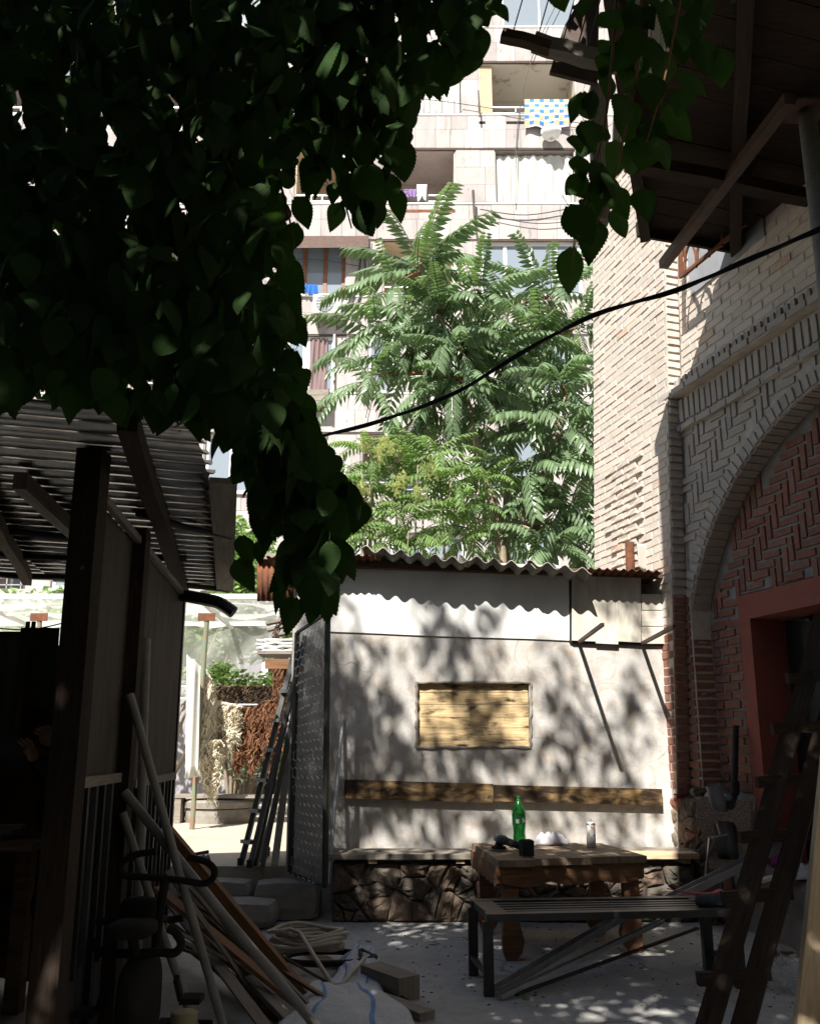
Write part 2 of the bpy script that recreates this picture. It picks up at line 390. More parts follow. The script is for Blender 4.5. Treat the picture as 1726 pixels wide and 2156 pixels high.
# roof sheets: wavy front edge hangs over the wall
def sheet(px0, py0, px1, py1, wl, amp, mat, nm, yf=WY - .33, back=2.6, rise=-.12, ph=0, th=.007, lab=None):
    A, B = at(px0, py0, yf), at(px1, py1, yf); L = (B - A).length; nu = max(12, int(L / wl * 10)); m = MB()
    def fn(u, v): return A.lerp(B, u) + V((0, v * (back + .3), v * rise + amp * math.sin(2 * math.pi * (u * L / wl) + ph)))
    m.grid(fn, nu, 3, th); return part(nm, m, mat, hut, True, label=lab)
sheet(762, 1153, 980, 1180, .152, .026, M_asb, 'roof_sheet'); 
sheet(968, 1172, 1130, 1192, .152, .026, M_asb, 'roof_sheet', yf=WY - .31, ph=1.6); sheet(1110, 1183, 1246, 1203, .152, .024, M_asb, 'roof_sheet', yf=WY - .33, ph=.4)
sheet(560, 1172, 800, 1168, .072, .010, M_rust, 'roof_sheet', yf=WY - .27, th=.004, lab='rust-eaten iron roof sheet at the left end')
sheet(1225, 1196, 1396, 1203, .072, .011, M_rust, 'roof_sheet', yf=WY - .26, ph=1, th=.004, lab='small-wave rusty roof sheet at the right end')
m = MB(); m.bar(at(640, 1185, WY - .05), at(1395, 1212, WY - .05), .07, .06); part('roof_batten', m, M_wdark, hut)
# boarded hatch with two steel brackets
hat = T('board_hatch', 'pale board hatch under the hut roof beside the brick wall', 'hatch', at(1300, 1350, WY - .02))
for i, (x0, x1, y0, y1) in enumerate([(1204, 1253, 1199, 1350), (1254, 1300, 1202, 1356), (1301, 1348, 1202, 1352)]):
    A, B = at((x0 + x1) / 2, y1, WY - .035), at((x0 + x1) / 2, y0, WY - .035); m = MB()
    m.bar(A, B, (x1 - x0) / 1800 * 7.75, .026, (0, 1, 0)); part('board', m, M_wwhite, hat)
for y0, y1 in [(1251, 1285), (1286, 1319), (1320, 1356)]:
    A, B = at(1350, (y0 + y1) / 2, WY - .03), at(1403, (y0 + y1) / 2, WY - .03); m = MB(); m.bar(A, B, .022, (y1 - y0 - 1) / 1800 * 7.75); part('board', m, M_wwhite, hat)
m = MB(); m.bar(at(1200, 1352, WY - .012), at(1404, 1358, WY - .012), .02, .02); m.bar(at(1201, 1210, WY - .012), at(1200, 1352, WY - .012), .012, .016); part('frame', m, M_black, hat)
for bx, by in ((1219, 1352), (1352, 1355)):
    A = at(bx, by, WY - .02); B = A + V((0, -.95, .02)); m = MB(); m.bar(A, B, .028, .028); part('bracket', m, M_rust2, hat)
# scorched backrest boards on the wall
bk = T('backrest_board', 'long scorched brown board fixed along the white wall as a backrest', 'board', at(1060, 1690, WY - .05))
for a, b, wd in (((725, 1661), (1038, 1671), .155), ((1039, 1670), (1393, 1679), .135)):
    m = MB(); m.bar(at(*a, WY - .045), at(*b, WY - .045), .035, wd); part('board', m, M_burnt, bk)
m = MB()
for x in (760, 1000, 1080, 1360): m = MB(); m.bar(at(x, 1670, WY - .001), at(x, 1670, WY - .03), .05, .05); part('spacer_block', m, M_wold, bk)
# wall bench on rubble
wb = T('wall_bench', 'rubble-stone wall bench with plank seat along the white wall', 'bench', (.9, 7.35, 0))
BF = 7.19
for k, (x0, x1, y, z, dw) in enumerate([(-.66, 2.30, BF + .085, .50, .2), (-.67, 2.36, BF + .285, .505, .185)]):
    m = MB(); m.bar((x0, y - .03, z), (1.2 + .1 * k, y - .03, z + .002), dw, .038); part('seat_plank', m, M_wold, wb)
    m = MB(); m.bar((1.205 + .1 * k, y - .03, z + .004), (x1, y - .03, z + .006), dw, .042); part('seat_plank', m, M_wpale if k == 0 else M_wold, wb)
m = MB()
for x in (-.3, .4, 1.15, 1.75, 2.2): m = MB(); m.bar((x, BF - .02, .463), (x, WY - .02, .463), .07, .03); part('seat_bearer', m, M_wpale, wb)
m = MB(); m.bb(-.62, 2.28, BF + .06, WY - .003, 0.002, .445); part('core', m, M_bed, wb)
def vor(W, Hh, n, seed, asp=1.):
    rs = random.Random(seed); S = []
    while len(S) < n:
        q = (rs.uniform(0, W), rs.uniform(0, Hh))
        if all(math.hypot((q[0] - s[0]) / asp, q[1] - s[1]) > .62 * math.sqrt(W * Hh / n) * rs.uniform(.15, 1) for s in S): S.append(q)
    out = []
    for i, s in enumerate(S):
        P = [(0, 0), (W, 0), (W, Hh), (0, Hh)]
        for j, o in enumerate(S):
            if i == j: continue
            mx, my, nx, ny = (s[0] + o[0]) / 2, (s[1] + o[1]) / 2, o[0] - s[0], o[1] - s[1]; Q = []
            for k in range(len(P)):
                A, B = P[k - 1], P[k]; da = (A[0] - mx) * nx + (A[1] - my) * ny; db = (B[0] - mx) * nx + (B[1] - my) * ny
                if (da <= 0) != (db <= 0): t = da / (da - db); Q.append((A[0] + (B[0] - A[0]) * t, A[1] + (B[1] - A[1]) * t))
                if db <= 0: Q.append(B)
            P = Q
            if len(P) < 3: break
        if len(P) >= 3: out.append(P)
    return out
def rubble(par, fn, W, Hh, n, seed, mats, depth=.07, asp=1.):
    rs = random.Random(seed + 1)
    for P in vor(W, Hh, n, seed, asp):
        P2 = []
        for k in range(len(P)):
            A, B = P[k - 1], P[k]; L = math.hypot(A[0] - B[0], A[1] - B[1])
            for t in ((.5, 1) if L > .05 else (1,)): P2.append((A[0] + (B[0] - A[0]) * t + rs.uniform(-.008, .008), A[1] + (B[1] - A[1]) * t + rs.uniform(-.008, .008)))
        cx, cy = sum(q[0] for q in P2) / len(P2), sum(q[1] for q in P2) / len(P2); sc = lambda q, f: (cx + (q[0] - cx) * f, cy + (q[1] - cy) * f); n_ = len(P2); m = MB(); d0 = depth * rs.uniform(.5, 1.)
        vs = [fn(*sc(q, .985), -.05) for q in P2] + [fn(*sc(q, .965), d0 * rs.uniform(.3, .75)) for q in P2] + [fn(*sc(q, .70), d0 * rs.uniform(.75, 1.15)) for q in P2] + [fn(*sc(q, .35), d0 * rs.uniform(.85, 1.25)) for q in P2] + [fn(cx, cy, d0)]
        fs = [(r * n_ + k, r * n_ + (k + 1) % n_, (r + 1) * n_ + (k + 1) % n_, (r + 1) * n_ + k) for r in range(3) for k in range(n_)] + [(3 * n_ + k, 3 * n_ + (k + 1) % n_, 4 * n_) for k in range(n_)]
        m.add(vs, fs); part('stone', m, rs.choice(mats), par)
rubble(wb, lambda a, b, d: V((-.62 + a, BF + .06 - d, .004 + b)), 2.9, .44, 56, 3, [M_stone, M_stone2, M_stone], .075, 1.2)
# ================================================================== brick building on the right
T0 = at(1403, 1500, WY); AN = math.radians(17)
WD = V((math.sin(AN), -math.cos(AN), 0)); WN = V((-math.cos(AN), -math.sin(AN), 0)); ZZ = V((0, 0, 1)); B0 = V((T0.x, T0.y, 0))
def lw(u, z, w): return B0 + WD * u + WN * w + ZZ * z
def uz(px, py, w_): p = onp(px, py, B0 + WN * w_, WN) - B0; return p.dot(WD), p.z
brk = T('brick_building', 'old brick house with arched herringbone wall and red door frame', 'building', lw(1, 0, -.3))
w1, w2 = -.14, -.34
def uc(z): return .0 + .075 * z        # near edge of the projecting corner pier (it leans)
def uf(z): return -1.40 + .085 * z
m = MB(); tp = [lw(uf(0), 0, 0), lw(uc(0), 0, 0), lw(uc(7.4), 7.4, 0), lw(uf(7.4), 7.4, 0)]; m.prism(tp, WN * -.7); corner = part('corner_pier', m, M_mortar, brk)
RC, ZA, RA = 2.27, 1.80, 2.145
us = RC - math.sqrt(RA ** 2 - .75 ** 2); m = MB()
arc = []
for k in range(33):
    a0 = math.asin(.75 / RA); a = math.pi - a0 - (math.pi - 2 * a0) * k / 32; arc.append((RC + RA * math.cos(a), ZA + RA * math.sin(a)))
JL = arc[0][0] - .02
# wall with arch opening: strips above the arc, so every face stays convex
for (ua, za), (ub, zb) in zip(arc, arc[1:]): m.prism([lw(ua, za, w1), lw(ub, zb, w1), lw(ub, 7.4, w1), lw(ua, 7.4, w1)], WN * -.26)
m.prism([lw(.05, 0, w1), lw(JL, 0, w1), lw(arc[0][0], arc[0][1], w1), lw(arc[0][0], 7.4, w1), lw(.52, 7.4, w1)], WN * -.26)
m.prism([lw(arc[-1][0], 0, w1), lw(13, 0, w1), lw(13, 7.4, w1), lw(arc[-1][0], 7.4, w1)], WN * -.26)
awall = part('arch_wall', m, M_mortar, brk)
m = MB(); m.prism([lw(JL - .1, 0, w2), lw(.67, 0, w2), lw(.67, 2.6, w2), lw(JL - .1, 2.6, w2)], WN * -.05)
m.prism([lw(JL - .1, 2.6, w2), lw(4.4, 2.6, w2), lw(4.4, 4, w2), lw(JL - .1, 4, w2)], WN * -.05)
m.prism([lw(2.05, 0, w2), lw(4.4, 0, w2), lw(4.4, 2.6, w2), lw(2.05, 2.6, w2)], WN * -.05); infill = part('arch_infill', m, M_mortar2, brk)
m = MB()   # door frame: red concrete
fo, fi = .665, .80
for p in ([(fo, .45), (fi, .45), (fi, 2.38), (fo, 2.38)], [(fo, 2.38), (2.06, 2.38), (2.06, 2.585), (fo, 2.585)], [(1.93, .45), (2.06, .45), (2.06, 2.38), (1.93, 2.38)]):
    m.prism([lw(a, b, w2 + .03) for a, b in p], WN * -.34)
part('door_frame', m, M_redpaint, brk)
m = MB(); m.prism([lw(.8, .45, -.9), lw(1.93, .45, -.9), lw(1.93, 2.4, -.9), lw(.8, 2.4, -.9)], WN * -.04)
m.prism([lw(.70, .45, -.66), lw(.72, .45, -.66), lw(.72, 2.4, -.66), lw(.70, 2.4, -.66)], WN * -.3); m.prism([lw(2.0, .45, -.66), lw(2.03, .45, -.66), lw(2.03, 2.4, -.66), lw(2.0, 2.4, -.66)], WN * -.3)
m.prism([lw(.7, 2.395, -.66), lw(2.03, 2.395, -.66), lw(2.03, 2.42, -.66), lw(.7, 2.42, -.66)], WN * -.3); part('door_recess', m, M_dark, brk)  # recess walls coloured near black to stand for the unlit interior
m = MB(); m.prism([lw(1.02, .46, -.62), lw(1.9, .46, -.70), lw(1.9, 2.33, -.70), lw(1.02, 2.33, -.62)], WN * -.04); dr = part('door', m, M_black, brk)
m = MB(); m.tube([lw(1.08, 1.35, -.62), lw(1.08, 1.35, -.55), lw(1.2, 1.35, -.56)], .012, 8); part('handle', m, M_steel, dr)
# --- bricks
random.seed(21)
def brick_shape(j=.03):
    vs = []; I = {}
    for i in range(4):
        for jj in range(2):
            for k in range(3):
                x, y, z = (-.5, -.44, .44, .5)[i] if 0 else (-.5, -.18, .18, .5)[i], (-.5, .5)[jj], (-.5, 0, .5)[k]
                I[i, jj, k] = len(vs)
                if jj == 1: x *= .965; z *= .91
                vs.append(V((x + U(-j, j) * .5, y + U(-j, j) * (2 if jj else .2), z + U(-j, j) * 1.3)))
    fs = []
    for a in range(3):
        for b in range(2):
            fs.append((I[a, 1, b], I[a, 1, b + 1], I[a + 1, 1, b + 1], I[a + 1, 1, b]))
    for a in range(3): fs += [(I[a, 0, 0], I[a, 1, 0], I[a + 1, 1, 0], I[a + 1, 0, 0]), (I[a, 0, 2], I[a + 1, 0, 2], I[a + 1, 1, 2], I[a, 1, 2])]
    for b in range(2): fs += [(I[0, 0, b], I[0, 0, b + 1], I[0, 1, b + 1], I[0, 1, b]), (I[3, 0, b], I[3, 1, b], I[3, 1, b + 1], I[3, 0, b + 1])]
    fs += [tuple(I[i, 0, 0] for i in (0, 1, 2, 3)) + tuple(I[i, 0, 2] for i in (3, 2, 1, 0))]
    return vs, fs
BV = [brick_shape() for _ in range(8)]
BME = {}
for mt in (M_brick, M_pale, M_grime):
    for k, (vs, fs) in enumerate(BV):
        b = MB(); b.add(vs, fs); BME[mt.name, k] = b.mesh('brick', mt)
NB = [0]; REST = {}
def brick(u, z, w, L, Hh, D, mt, par, face=None, ang=0, asobj=True):
    """brick centred at u,z on the plane w, proud by D/2"""
    z = z + .006 * math.sin(u * 4.3 + z * 1.7); tilt = ang + math.radians(U(-1.8, 1.8)); c, s = math.cos(tilt), math.sin(tilt)
    if face == 'near': X, Y = -WN, WD
    else: X, Y = WD, WN
    ax = X * c + ZZ * s; az = ZZ * c - X * s
    o = lw(u, z, w) + Y * U(-.004, .005)
    k = random.randrange(8); M = frame(o, ax * L * U(.95, 1.0), Y * D, az * Hh * U(.9, 1.0))
    if asobj and NB[0] < 298:
        NB[0] += 1; inst('brick', BME[mt.name, k], par, M)
    else:
        r = REST.setdefault((par.name, mt.name), (MB(), par, mt))[0]; r.rv = random.random(); vs, fs = BV[k]; r.add([M @ v for v in vs], fs)
WB, LB = .074, .222
def inside(u, z, dr=0): return (z < ZA + .75 and u > JL + .02 - dr) or math.hypot(u - RC, z - ZA) < RA + dr
def herring(u0, u1, z0, z1, ok, w_, mt, par, fl=0):
    n = 3; N = int((u1 - u0) / WB) + 60
    for i in range(-70, 90):
        for j in range(-14, 14):
            bx, bz = u0 + (i + 2 * n * j) * WB, z0 + i * WB
            for (cx, cz, L, Hh, a) in ((bx + LB / 2, bz + WB / 2, LB, WB, 0), (bx + LB + WB / 2, bz + WB - LB / 2, LB, WB, math.pi / 2)):
                if u0 < cx < u1 and z0 < cz < z1 and ok(cx, cz): brick(cx, cz, w_, L - .016, Hh - .017, .03, mt, par, ang=a)
vis = lambda u, z: u < 2.25
herring(.32, 2.3, 2.60, 3.95, lambda u, z: inside(u, z, -.07), w2, M_brick, infill)
herring(.30, .66, 2.36, 2.62, lambda u, z: u < .60, w2, M_brick, infill)
k = 0; z = 1.0
while z < 2.36:            # coursed brick beside the frame
    off = .11 * (k % 2); u = JL + .02 - off
    while u < .64:
        a, b = max(u, JL + .01), min(u + .215, .655)
        if b - a > .05: brick((a + b) / 2, z + .033, w2, b - a - .013, .062, .03, M_brick, infill)
        u += .22
    z += .0745; k += 1
herring(.28, 2.3, 2.75, 4.13, lambda u, z: not inside(u, z, .17) and u > uc(z) + .04, w1, M_grime, awall)
for k in range(2, 42):     # voussoirs
    a = math.pi - math.asin(.75 / RA) - k * .036 + .02
    if a < math.pi / 2 - .1: break
    brick(RC + (RA + .065) * math.cos(a), ZA + (RA + .065) * math.sin(a), w1, .125, .062, .03, M_grime, awall, ang=a)
for k in range(60):        # underside of the arch
    a = math.pi - math.asin(.75 / RA) - k * .035
    if a < .9: break
    rad = WD * math.cos(a) + ZZ * math.sin(a); tg = WD * -math.sin(a) + ZZ * math.cos(a); o = lw(RC + RA * math.cos(a), ZA + RA * math.sin(a), (w1 + w2) / 2)
    M = frame(o, WN * -.185, rad * -.022, tg * .066); r = REST.setdefault((awall.name, M_grime.name), (MB(), awall, M_grime))[0]; r.rv = random.random(); vs, fs = BV[k % 8]; r.add([M @ v for v in vs], fs)
z = .95; k = 0
while z < 7.3:             # corner pier near face, main pier, jamb reveal
    mt = M_brick if z < 2.6 else (M_grime if z < 4.2 else M_pale); o = z < 2.7
    brick(uc(z), z + .033, w1 / 2, .125, .06, .03, mt, corner, 'near', asobj=o)
    if z < 2.62:
        m0, m1 = uc(z) + .02, JL + .005
        brick((m0 + m1) / 2, z + .033, w1, m1 - m0 - .01, .06, .03, mt, awall, asobj=o)
        brick(JL, z + .033, (w1 + w2) / 2 + .005, .19, .06, .03, mt, awall, 'near', asobj=o)
    z += .0745; k += 1
z = 1.0; k = 0
while z < 7.35:            # long face of the corner pier
    mt = M_pale if z > 2.4 else M_brick; u = uf(z) + (.11 if k % 2 else 0) - .11
    while u < uc(z) - .02:
        a, b = max(u, uf(z)), min(u + .235, uc(z))
        if b - a > .05:
            worn = 3.0 < z < 4.1 and -.75 < (a + b) / 2 < -.2 and random.random() < .8
            brick((a + b) / 2, z + .033, .0, b - a - .011, .066 if not worn else .058, .010 if not worn else .05, mt, corner, asobj=z < 4.0 and z > 2.75)
        u += .24
    if uf(z) and z > 2.6: brick(uf(z), z + .033, -.06, .11, .06, .02, mt, corner, 'near', asobj=False)
    z += .0745; k += 1
z = 4.62; k = 0
while z < 7.35:            # upper wall
    u = .3 + (.11 if k % 2 else 0)
    while u < 3.6:
        a, b = max(u, uc(z) + .02), u + .235
        if b - a > .05: brick((a + b) / 2, z + .033, w1, b - a - .011, .067, .012, M_pale, awall, asobj=False)
        u += .24
    z += .0745; k += 1
m = MB(); x0, x1 = .26, 5   # cornice
m.prism([lw(x0, 4.14, w1 + .045), lw(x1, 4.14, w1 + .045), lw(x1, 4.19, w1 + .05), lw(x0, 4.19, w1 + .05)], WN * -.1)
m.prism([lw(x0 - .02, 4.455, w1 + .13), lw(x1, 4.455, w1 + .13), lw(x1, 4.52, w1 + .13), lw(x0 - .02, 4.52, w1 + .13)], WN * -.2)
m.prism([lw(x0, 4.19, w1 + .028), lw(x1, 4.19, w1 + .028), lw(x1, 4.455, w1 + .028), lw(x0, 4.455, w1 + .028)], WN * -.1)
cor = part('cornice', m, M_mortar, brk)
u = .31
while u < 3.2:
    brick(u, 4.325, w1 + .028, .058, .235, .036, M_grime, cor, asobj=False); u += .078
u = .28
while u < 3.2:
    brick(u, 4.487, w1 + .13, .2, .062, .03, M_grime, cor, asobj=False); brick(u, 4.165, w1 + .045, .2, .055, .03, M_grime, cor, asobj=False); u += .212
u = .29
while u < 3.2:
    brick(u, 4.575, w1 + .05, .052, .10, .06, M_grime, cor, asobj=False, ang=.06); u += .076
for (pn, mn), (mb, par, mt) in REST.items():
    part('bricks', mb, mt, par, kind='stuff')
# rubble plinth under the brickwork
random.seed(5); pl = T('rubble_plinth', 'rubble and broken brick plinth under the brick corner pier', 'plinth', lw(.3, 0, .1))
m = MB(); m.prism([lw(-.35, .003, .02), lw(.64, .003, -.1), lw(.64, .93, -.1), lw(-.35, .93, .02)], WN * -.2); part('core', m, M_bed, pl)
rubble(pl, lambda a, b, d: lw(-.35 + a, .005 + b, .02 - .12 * a + d), .98, .93, 60, 9, [M_stone, M_stone2, M_brick, M_stone], .05)
# raised ledge along the wall
m = MB(); e0, e1 = gz(1540, 1950, 0), gz(1715, 2020, 0); dd = (e1 - e0).normalized()
e0 = e0 - dd * .1; e2 = e1 + dd * 4; nu = 60
def led(u, v):
    p = e0.lerp(e2, u); q = V((p.x + .02, p.y, 0))
    prof = [(0, .004), (.015, .2), (.0, .40), (.03, .455), (.15, .47), (1.6, .47)]
    k = min(int(v * 5), 4); t = v * 5 - k; a, b = prof[k], prof[k + 1]
    o = V((-dd.y, dd.x, 0)); o = o if o.x > 0 else -o
    j = .012 * math.sin(u * 91) + .01 * math.sin(u * 37 + v * 9)
    return q + o * (a[0] + (b[0] - a[0]) * t + j) + ZZ * (a[1] + (b[1] - a[1]) * t + j * .4)
m.grid(led, nu, 10); one('raised_ledge', m, M_conc, 'rough concrete ledge along the foot of the brick house', 'ledge')
# iron grille on the upper window
gr = T('window_grille', 'rusty scrolled iron grille bulging from the upper brick wall', 'grille', lw(.9, 5.4, -.1))
def gp(px, py, w_=.05): return onp(px, py, B0 + WN * w_, WN)
m = MB(); m.bar(gp(1433, 585), gp(1432, 470), .03, .03); m.bar(gp(1437, 580), gp(1570, 470), .03, .03); m.bar(gp(1437, 540, .0), gp(1437, 400, .0), .02, .02); part('frame', m, M_rust, gr)
for k in range(4):
    x, y = 1440 + k * 27, 575 - k * 22; m = MB()
    m.tube([gp(x + 26 * (1 - math.cos(a)) * .5, y - 55 * math.sin(a) - 12 * a / 3.1) for a in [i * math.pi / 8 for i in range(9)]], .012, 6); part('scroll', m, M_rust, gr)
m = MB(); m.prism([lw(.62, 5.35, w1 + .02), lw(1.6, 5.35, w1 + .02), lw(1.6, 6.6, w1 + .02), lw(.62, 6.6, w1 + .02)], WN * -.02); part('pane', m, simple('dusty_pane', (.33, .34, .36), (.25, .26, .28), 3, .25, bump=0), gr)
# ================================================================== apartment block
YB = 20.5
def mk_tuff():
    t = NT('pink_tuff_slab'); co = t.coord('Position'); oi = t.N('ObjectInfo'); at_ = t.N('Attribute', attribute_name='rnd')
    ad = t.N('Math', operation='ADD'); t.L(oi.outputs['Random'], ad.inputs[0]); t.L(at_.outputs['Fac'], ad.inputs[1])
    fr = t.N('Math', operation='FRACT'); t.L(ad.outputs[0], fr.inputs[0])
    col = t.ramp(fr.outputs[0], [(0, (.34, .295, .285)), (.3, (.44, .405, .39)), (.6, (.31, .275, .27)), (.8, (.41, .355, .34)), (1, (.48, .45, .43))])
    n = t.noise(co, 2.2, 7, .7); n2 = t.noise(t.coord('Position', (1, 1, .25)), 9, 5, .75)
    col = t.mix(t.ramp(n, [(.4, 0.), (.75, .55)]), col, (.43, .41, .395))
    col = t.mix(t.ramp(n2, [(.59, 0.), (.70, .8)]), col, (.12, .105, .105))
    n5 = t.noise(t.coord('Position', (1.4, 1.4, .22)), 1.6, 6, .7, .4); col = t.mix(t.ramp(n5, [(.5, 0.), (.72, .6)]), col, (.20, .18, .175))
    t.bump(n2, .4, .02); return t.fin(col, .92, 0, .15)
M_tuff = mk_tuff()
M_bwall = simple('joint_render', (.40, .375, .355), (.28, .265, .25), 3, .95)
M_cream = simple('cream_loggia_paint', (.62, .50, .34), (.52, .42, .29), 2, .9)
M_pinkp = simple('pinkish_loggia_paint', (.50, .42, .38), (.42, .35, .32), 2, .9)
M_peel = simple('peeling_loggia_plaster', (.60, .545, .46), (.36, .28, .20), 1.5, .95, lo=.55, hi=.62)
M_wframe = simple('white_window_frame', (.74, .74, .73), (.68, .68, .67), 8, .5, bump=0)
M_bframe = simple('brown_window_frame', (.26, .115, .06), (.19, .08, .045), 8, .5, bump=.1)
def mk_glass():
    t = NT('window_glass'); b = t.b; b.inputs['Roughness'].default_value = .06; b.inputs['Base Color'].default_value = (.20, .235, .27, 1); b.inputs['Specular IOR Level'].default_value = .6; return t.m
M_glass = mk_glass()
def mk_cloth(name, col, transl=.35, rough=.9):
    t = NT(name); tr = t.N('BsdfTranslucent'); tr.inputs[0].default_value = (*col, 1); mx = t.N('MixShader'); mx.inputs[0].default_value = transl
    co = t.coord('Position'); n = t.noise(co, 40, 4, .6); t.bump(n, .15, .004); t.fin(t.ramp(n, [(.3, tuple(x * .92 for x in col)), (.7, col)]), rough, 0, .1)
    t.L(t.b.outputs[0], mx.inputs[1]); t.L(tr.outputs[0], mx.inputs[2]); t.L(mx.outputs[0], t.out.inputs[0]); return t.m
M_curtain = mk_cloth('white_curtain', (.78, .77, .73)); M_mauve = mk_cloth('mauve_curtain', (.24, .17, .17), .1)
apt = T('apartment_block', 'tall pinkish tuff-clad apartment block with loggias and washing', 'building', (0, YB + 3, .3))
def rc(x0, y0, x1, y1, Y=YB):
    my = (y0 + y1) / 2; return at(x0, my, Y).x, at(x1, my, Y).x, at(863, y1, Y).z, at(863, y0, Y).z
BANDS = [(-150, -50), (55, 132), (240, 315), (427, 507), (622, 707), (826, 913), (1038, 1125), (1240, 1330)]
ROWS = {1: (-50, 55), 2: (132, 240), 3: (315, 427), 4: (507, 622), 5: (707, 826), 6: (913, 1038), 7: (1125, 1240)}
LEFT = [(-60, 60, 'log'), (110, 235, 'win'), (280, 400, 'log')]
OPEN = {1: LEFT + [(430, 560, 'win'), (620, 760, 'log'), (840, 985, 'win'), (1056, 1212, 'cur')],
        2: LEFT + [(440, 560, 'log'), (630, 800, 'log'), (850, 970, 'cur'), (1008, 1213, 'blanket')],
        3: LEFT + [(440, 570, 'win'), (622, 712, 'cream'), (804, 958, 'pink'), (1044, 1210, 'cur')],
        4: LEFT + [(430, 545, 'win'), (598, 727, 'brown'), (806, 953, 'cream'), (1011, 1226, 'four')],
        5: LEFT + [(420, 530, 'win'), (566, 705, 'open'), (774, 834, 'one'), (905, 1010, 'win'), (1060, 1200, 'win')],
        6: LEFT + [(430, 540, 'win'), (590, 690, 'win'), (760, 900, 'log'), (990, 1140, 'win')],
        7: LEFT + [(430, 560, 'win'), (620, 760, 'win'), (820, 980, 'win'), (1050, 1180, 'win')]}
XL, XR = at(-250, 600, YB).x, at(1420, 600, YB).x
wallm = MB(); slabm = {}
sb = MB(); sb.box((0, 0, 0), (1, 1, 1)); SLAB = sb.mesh('slab', M_tuff)
srest = MB(); NS = [0]
def slab(x0, x1, z0, z1, px):
    g = .008; M = frame(V(((x0 + x1) / 2, YB - .012 + U(-.004, .004), (z0 + z1) / 2)), V((x1 - x0 - g, 0, 0)), V((0, .03, 0)), V((0, 0, z1 - z0 - g)))
    if px > 520 and NS[0] < 298: NS[0] += 1; inst('slab', SLAB, apt, M)
    else:
        srest.rv = random.random(); s = MB(); s.box((0, 0, 0), (1, 1, 1)); srest.add([M @ V(v) for v in s.v], s.f)
def slabs(px0, py0, px1, py1, rows, wpx):
    z0, z1 = at(863, py1, YB).z, at(863, py0, YB).z; x0, x1 = at(px0, (py0 + py1) / 2, YB).x, at(px1, (py0 + py1) / 2, YB).x
    hs = [1] * rows if rows != 2 else [.42, .58]; z = z1
    for h in hs:
        zz = z - (z1 - z0) * h / sum(hs); x = x0 + (0 if rows > 2 else U(-.3, 0)); k = px0
        while x < x1 - .05:
            w_ = min(U(.75, 1.25) * wpx / 90., x1 - x); a = max(x, x0)
            if x + w_ - a > .06: slab(a, x + w_, zz, z, px0 + (a - x0) * 90)
            x += w_
        z = zz
random.seed(9)
for k, (b0, b1) in enumerate(BANDS):
    x0, x1, z0, z1 = rc(-250, b0, 1420, b1); wallm.bb(XL, XR, YB, YB + 1.6, z0, z1)
    if 0 < k < 7: slabs(-150, b0 + 5, 1400, b1 - 3, 2, 44)
bh = 0
for r, (y0, y1) in ROWS.items():
    ops = sorted(OPEN[r]); e = [-250] + [v for o in ops for v in o[:2]] + [1420]
    for a, b in zip(e[::2], e[1::2]):
        x0, x1, z0, z1 = rc(a, y0, b, y1); wallm.bb(x0, x1, YB + .001, YB + 1.59, z0 - .01, z1 + .01)
        if b - a > 14 and r < 7: slabs(a + 2, y0 + 1, b - 2, y1 - 1, 3, 60)
wallm.bb(XL, XR, YB + 1.61, YB + 9, -.5, 25.); wallm.bb(XL, XR, YB + .002, YB + 1.58, .3, at(863, 1330, YB).z)
part('wall', wallm, M_bwall, apt)
part('slabs', srest, M_tuff, apt, kind='stuff')
def fwin(par, x0, x1, z0, z1, n, fm, Y, name='window', cur=True, fw=.07):
    m = MB(); d = .07
    m.bb(x0, x1, Y, Y + d, z0, z0 + fw); m.bb(x0, x1, Y, Y + d, z1 - fw, z1)
    for k in range(n + 1):
        c = x0 + (x1 - x0) * k / n; a, b = max(x0, c - fw / 2), min(x1, c + fw / 2)
        if k == 0: b = x0 + fw
        if k == n: a = x1 - fw
        m.bb(a, b, Y + .003, Y + d - .003, z0 + fw - .002, z1 - fw + .002)
    f = part(name, m, fm, par)
    for k in range(n):
        p = MB(); a, b = x0 + (x1 - x0) * k / n + .03, x0 + (x1 - x0) * (k + 1) / n - .03
        p.bb(a, b, Y + .03, Y + .038, z0 + fw * .6, z1 - fw * .6); part('pane', p, M_glass, f)
    return f
def drape(x0, x1, z0, z1, Y, n=9, amp=.05):
    m = MB(); ph = U(0, 6)
    m.grid(lambda u, v: V((x0 + (x1 - x0) * u, Y + amp * math.sin(u * n * 6.28 + ph) * (.5 + .5 * v) + .02 * math.sin(u * 23 + v * 4), z1 + (z0 - z1) * v)), n * 8, 4, .004); return m
def rail(par, x0, x1, z0, Y):
    m = MB(); m.bar((x0, Y, z0 + .30), (x1, Y, z0 + .30), .04, .04); m.bar((x0, Y, z0 + .12), (x1, Y, z0 + .12), .025, .025)
    for k in range(4): x = x0 + (x1 - x0) * (k + .5) / 4; m.bar((x, Y, z0), (x, Y, z0 + .30), .025, .025)
    part('railing', m, M_steel, par)
def loggia(par, x0, x1, z0, z1, mt, win=True):
    m = MB(); Y1 = YB + 1.45
    m.bb(x0, x1, Y1, Y1 + .05, z0, z1); m.bb(x0 + .001, x0 + .03, YB + .03, Y1, z0, z1); m.bb(x1 - .03, x1 - .001, YB + .03, Y1, z0, z1); m.bb(x0, x1, YB + .03, Y1 - .01, z1 - .03, z1 - .001)
    l = part('loggia', m, mt, par)
    if win: fwin(l, x0 + (x1 - x0) * .25, x0 + (x1 - x0) * .8, z0 + .05, z0 + (z1 - z0) * .55, 2, M_wframe, Y1 - .08, cur=False)
    rail(l, x0, x1, z0, YB + .1); return l
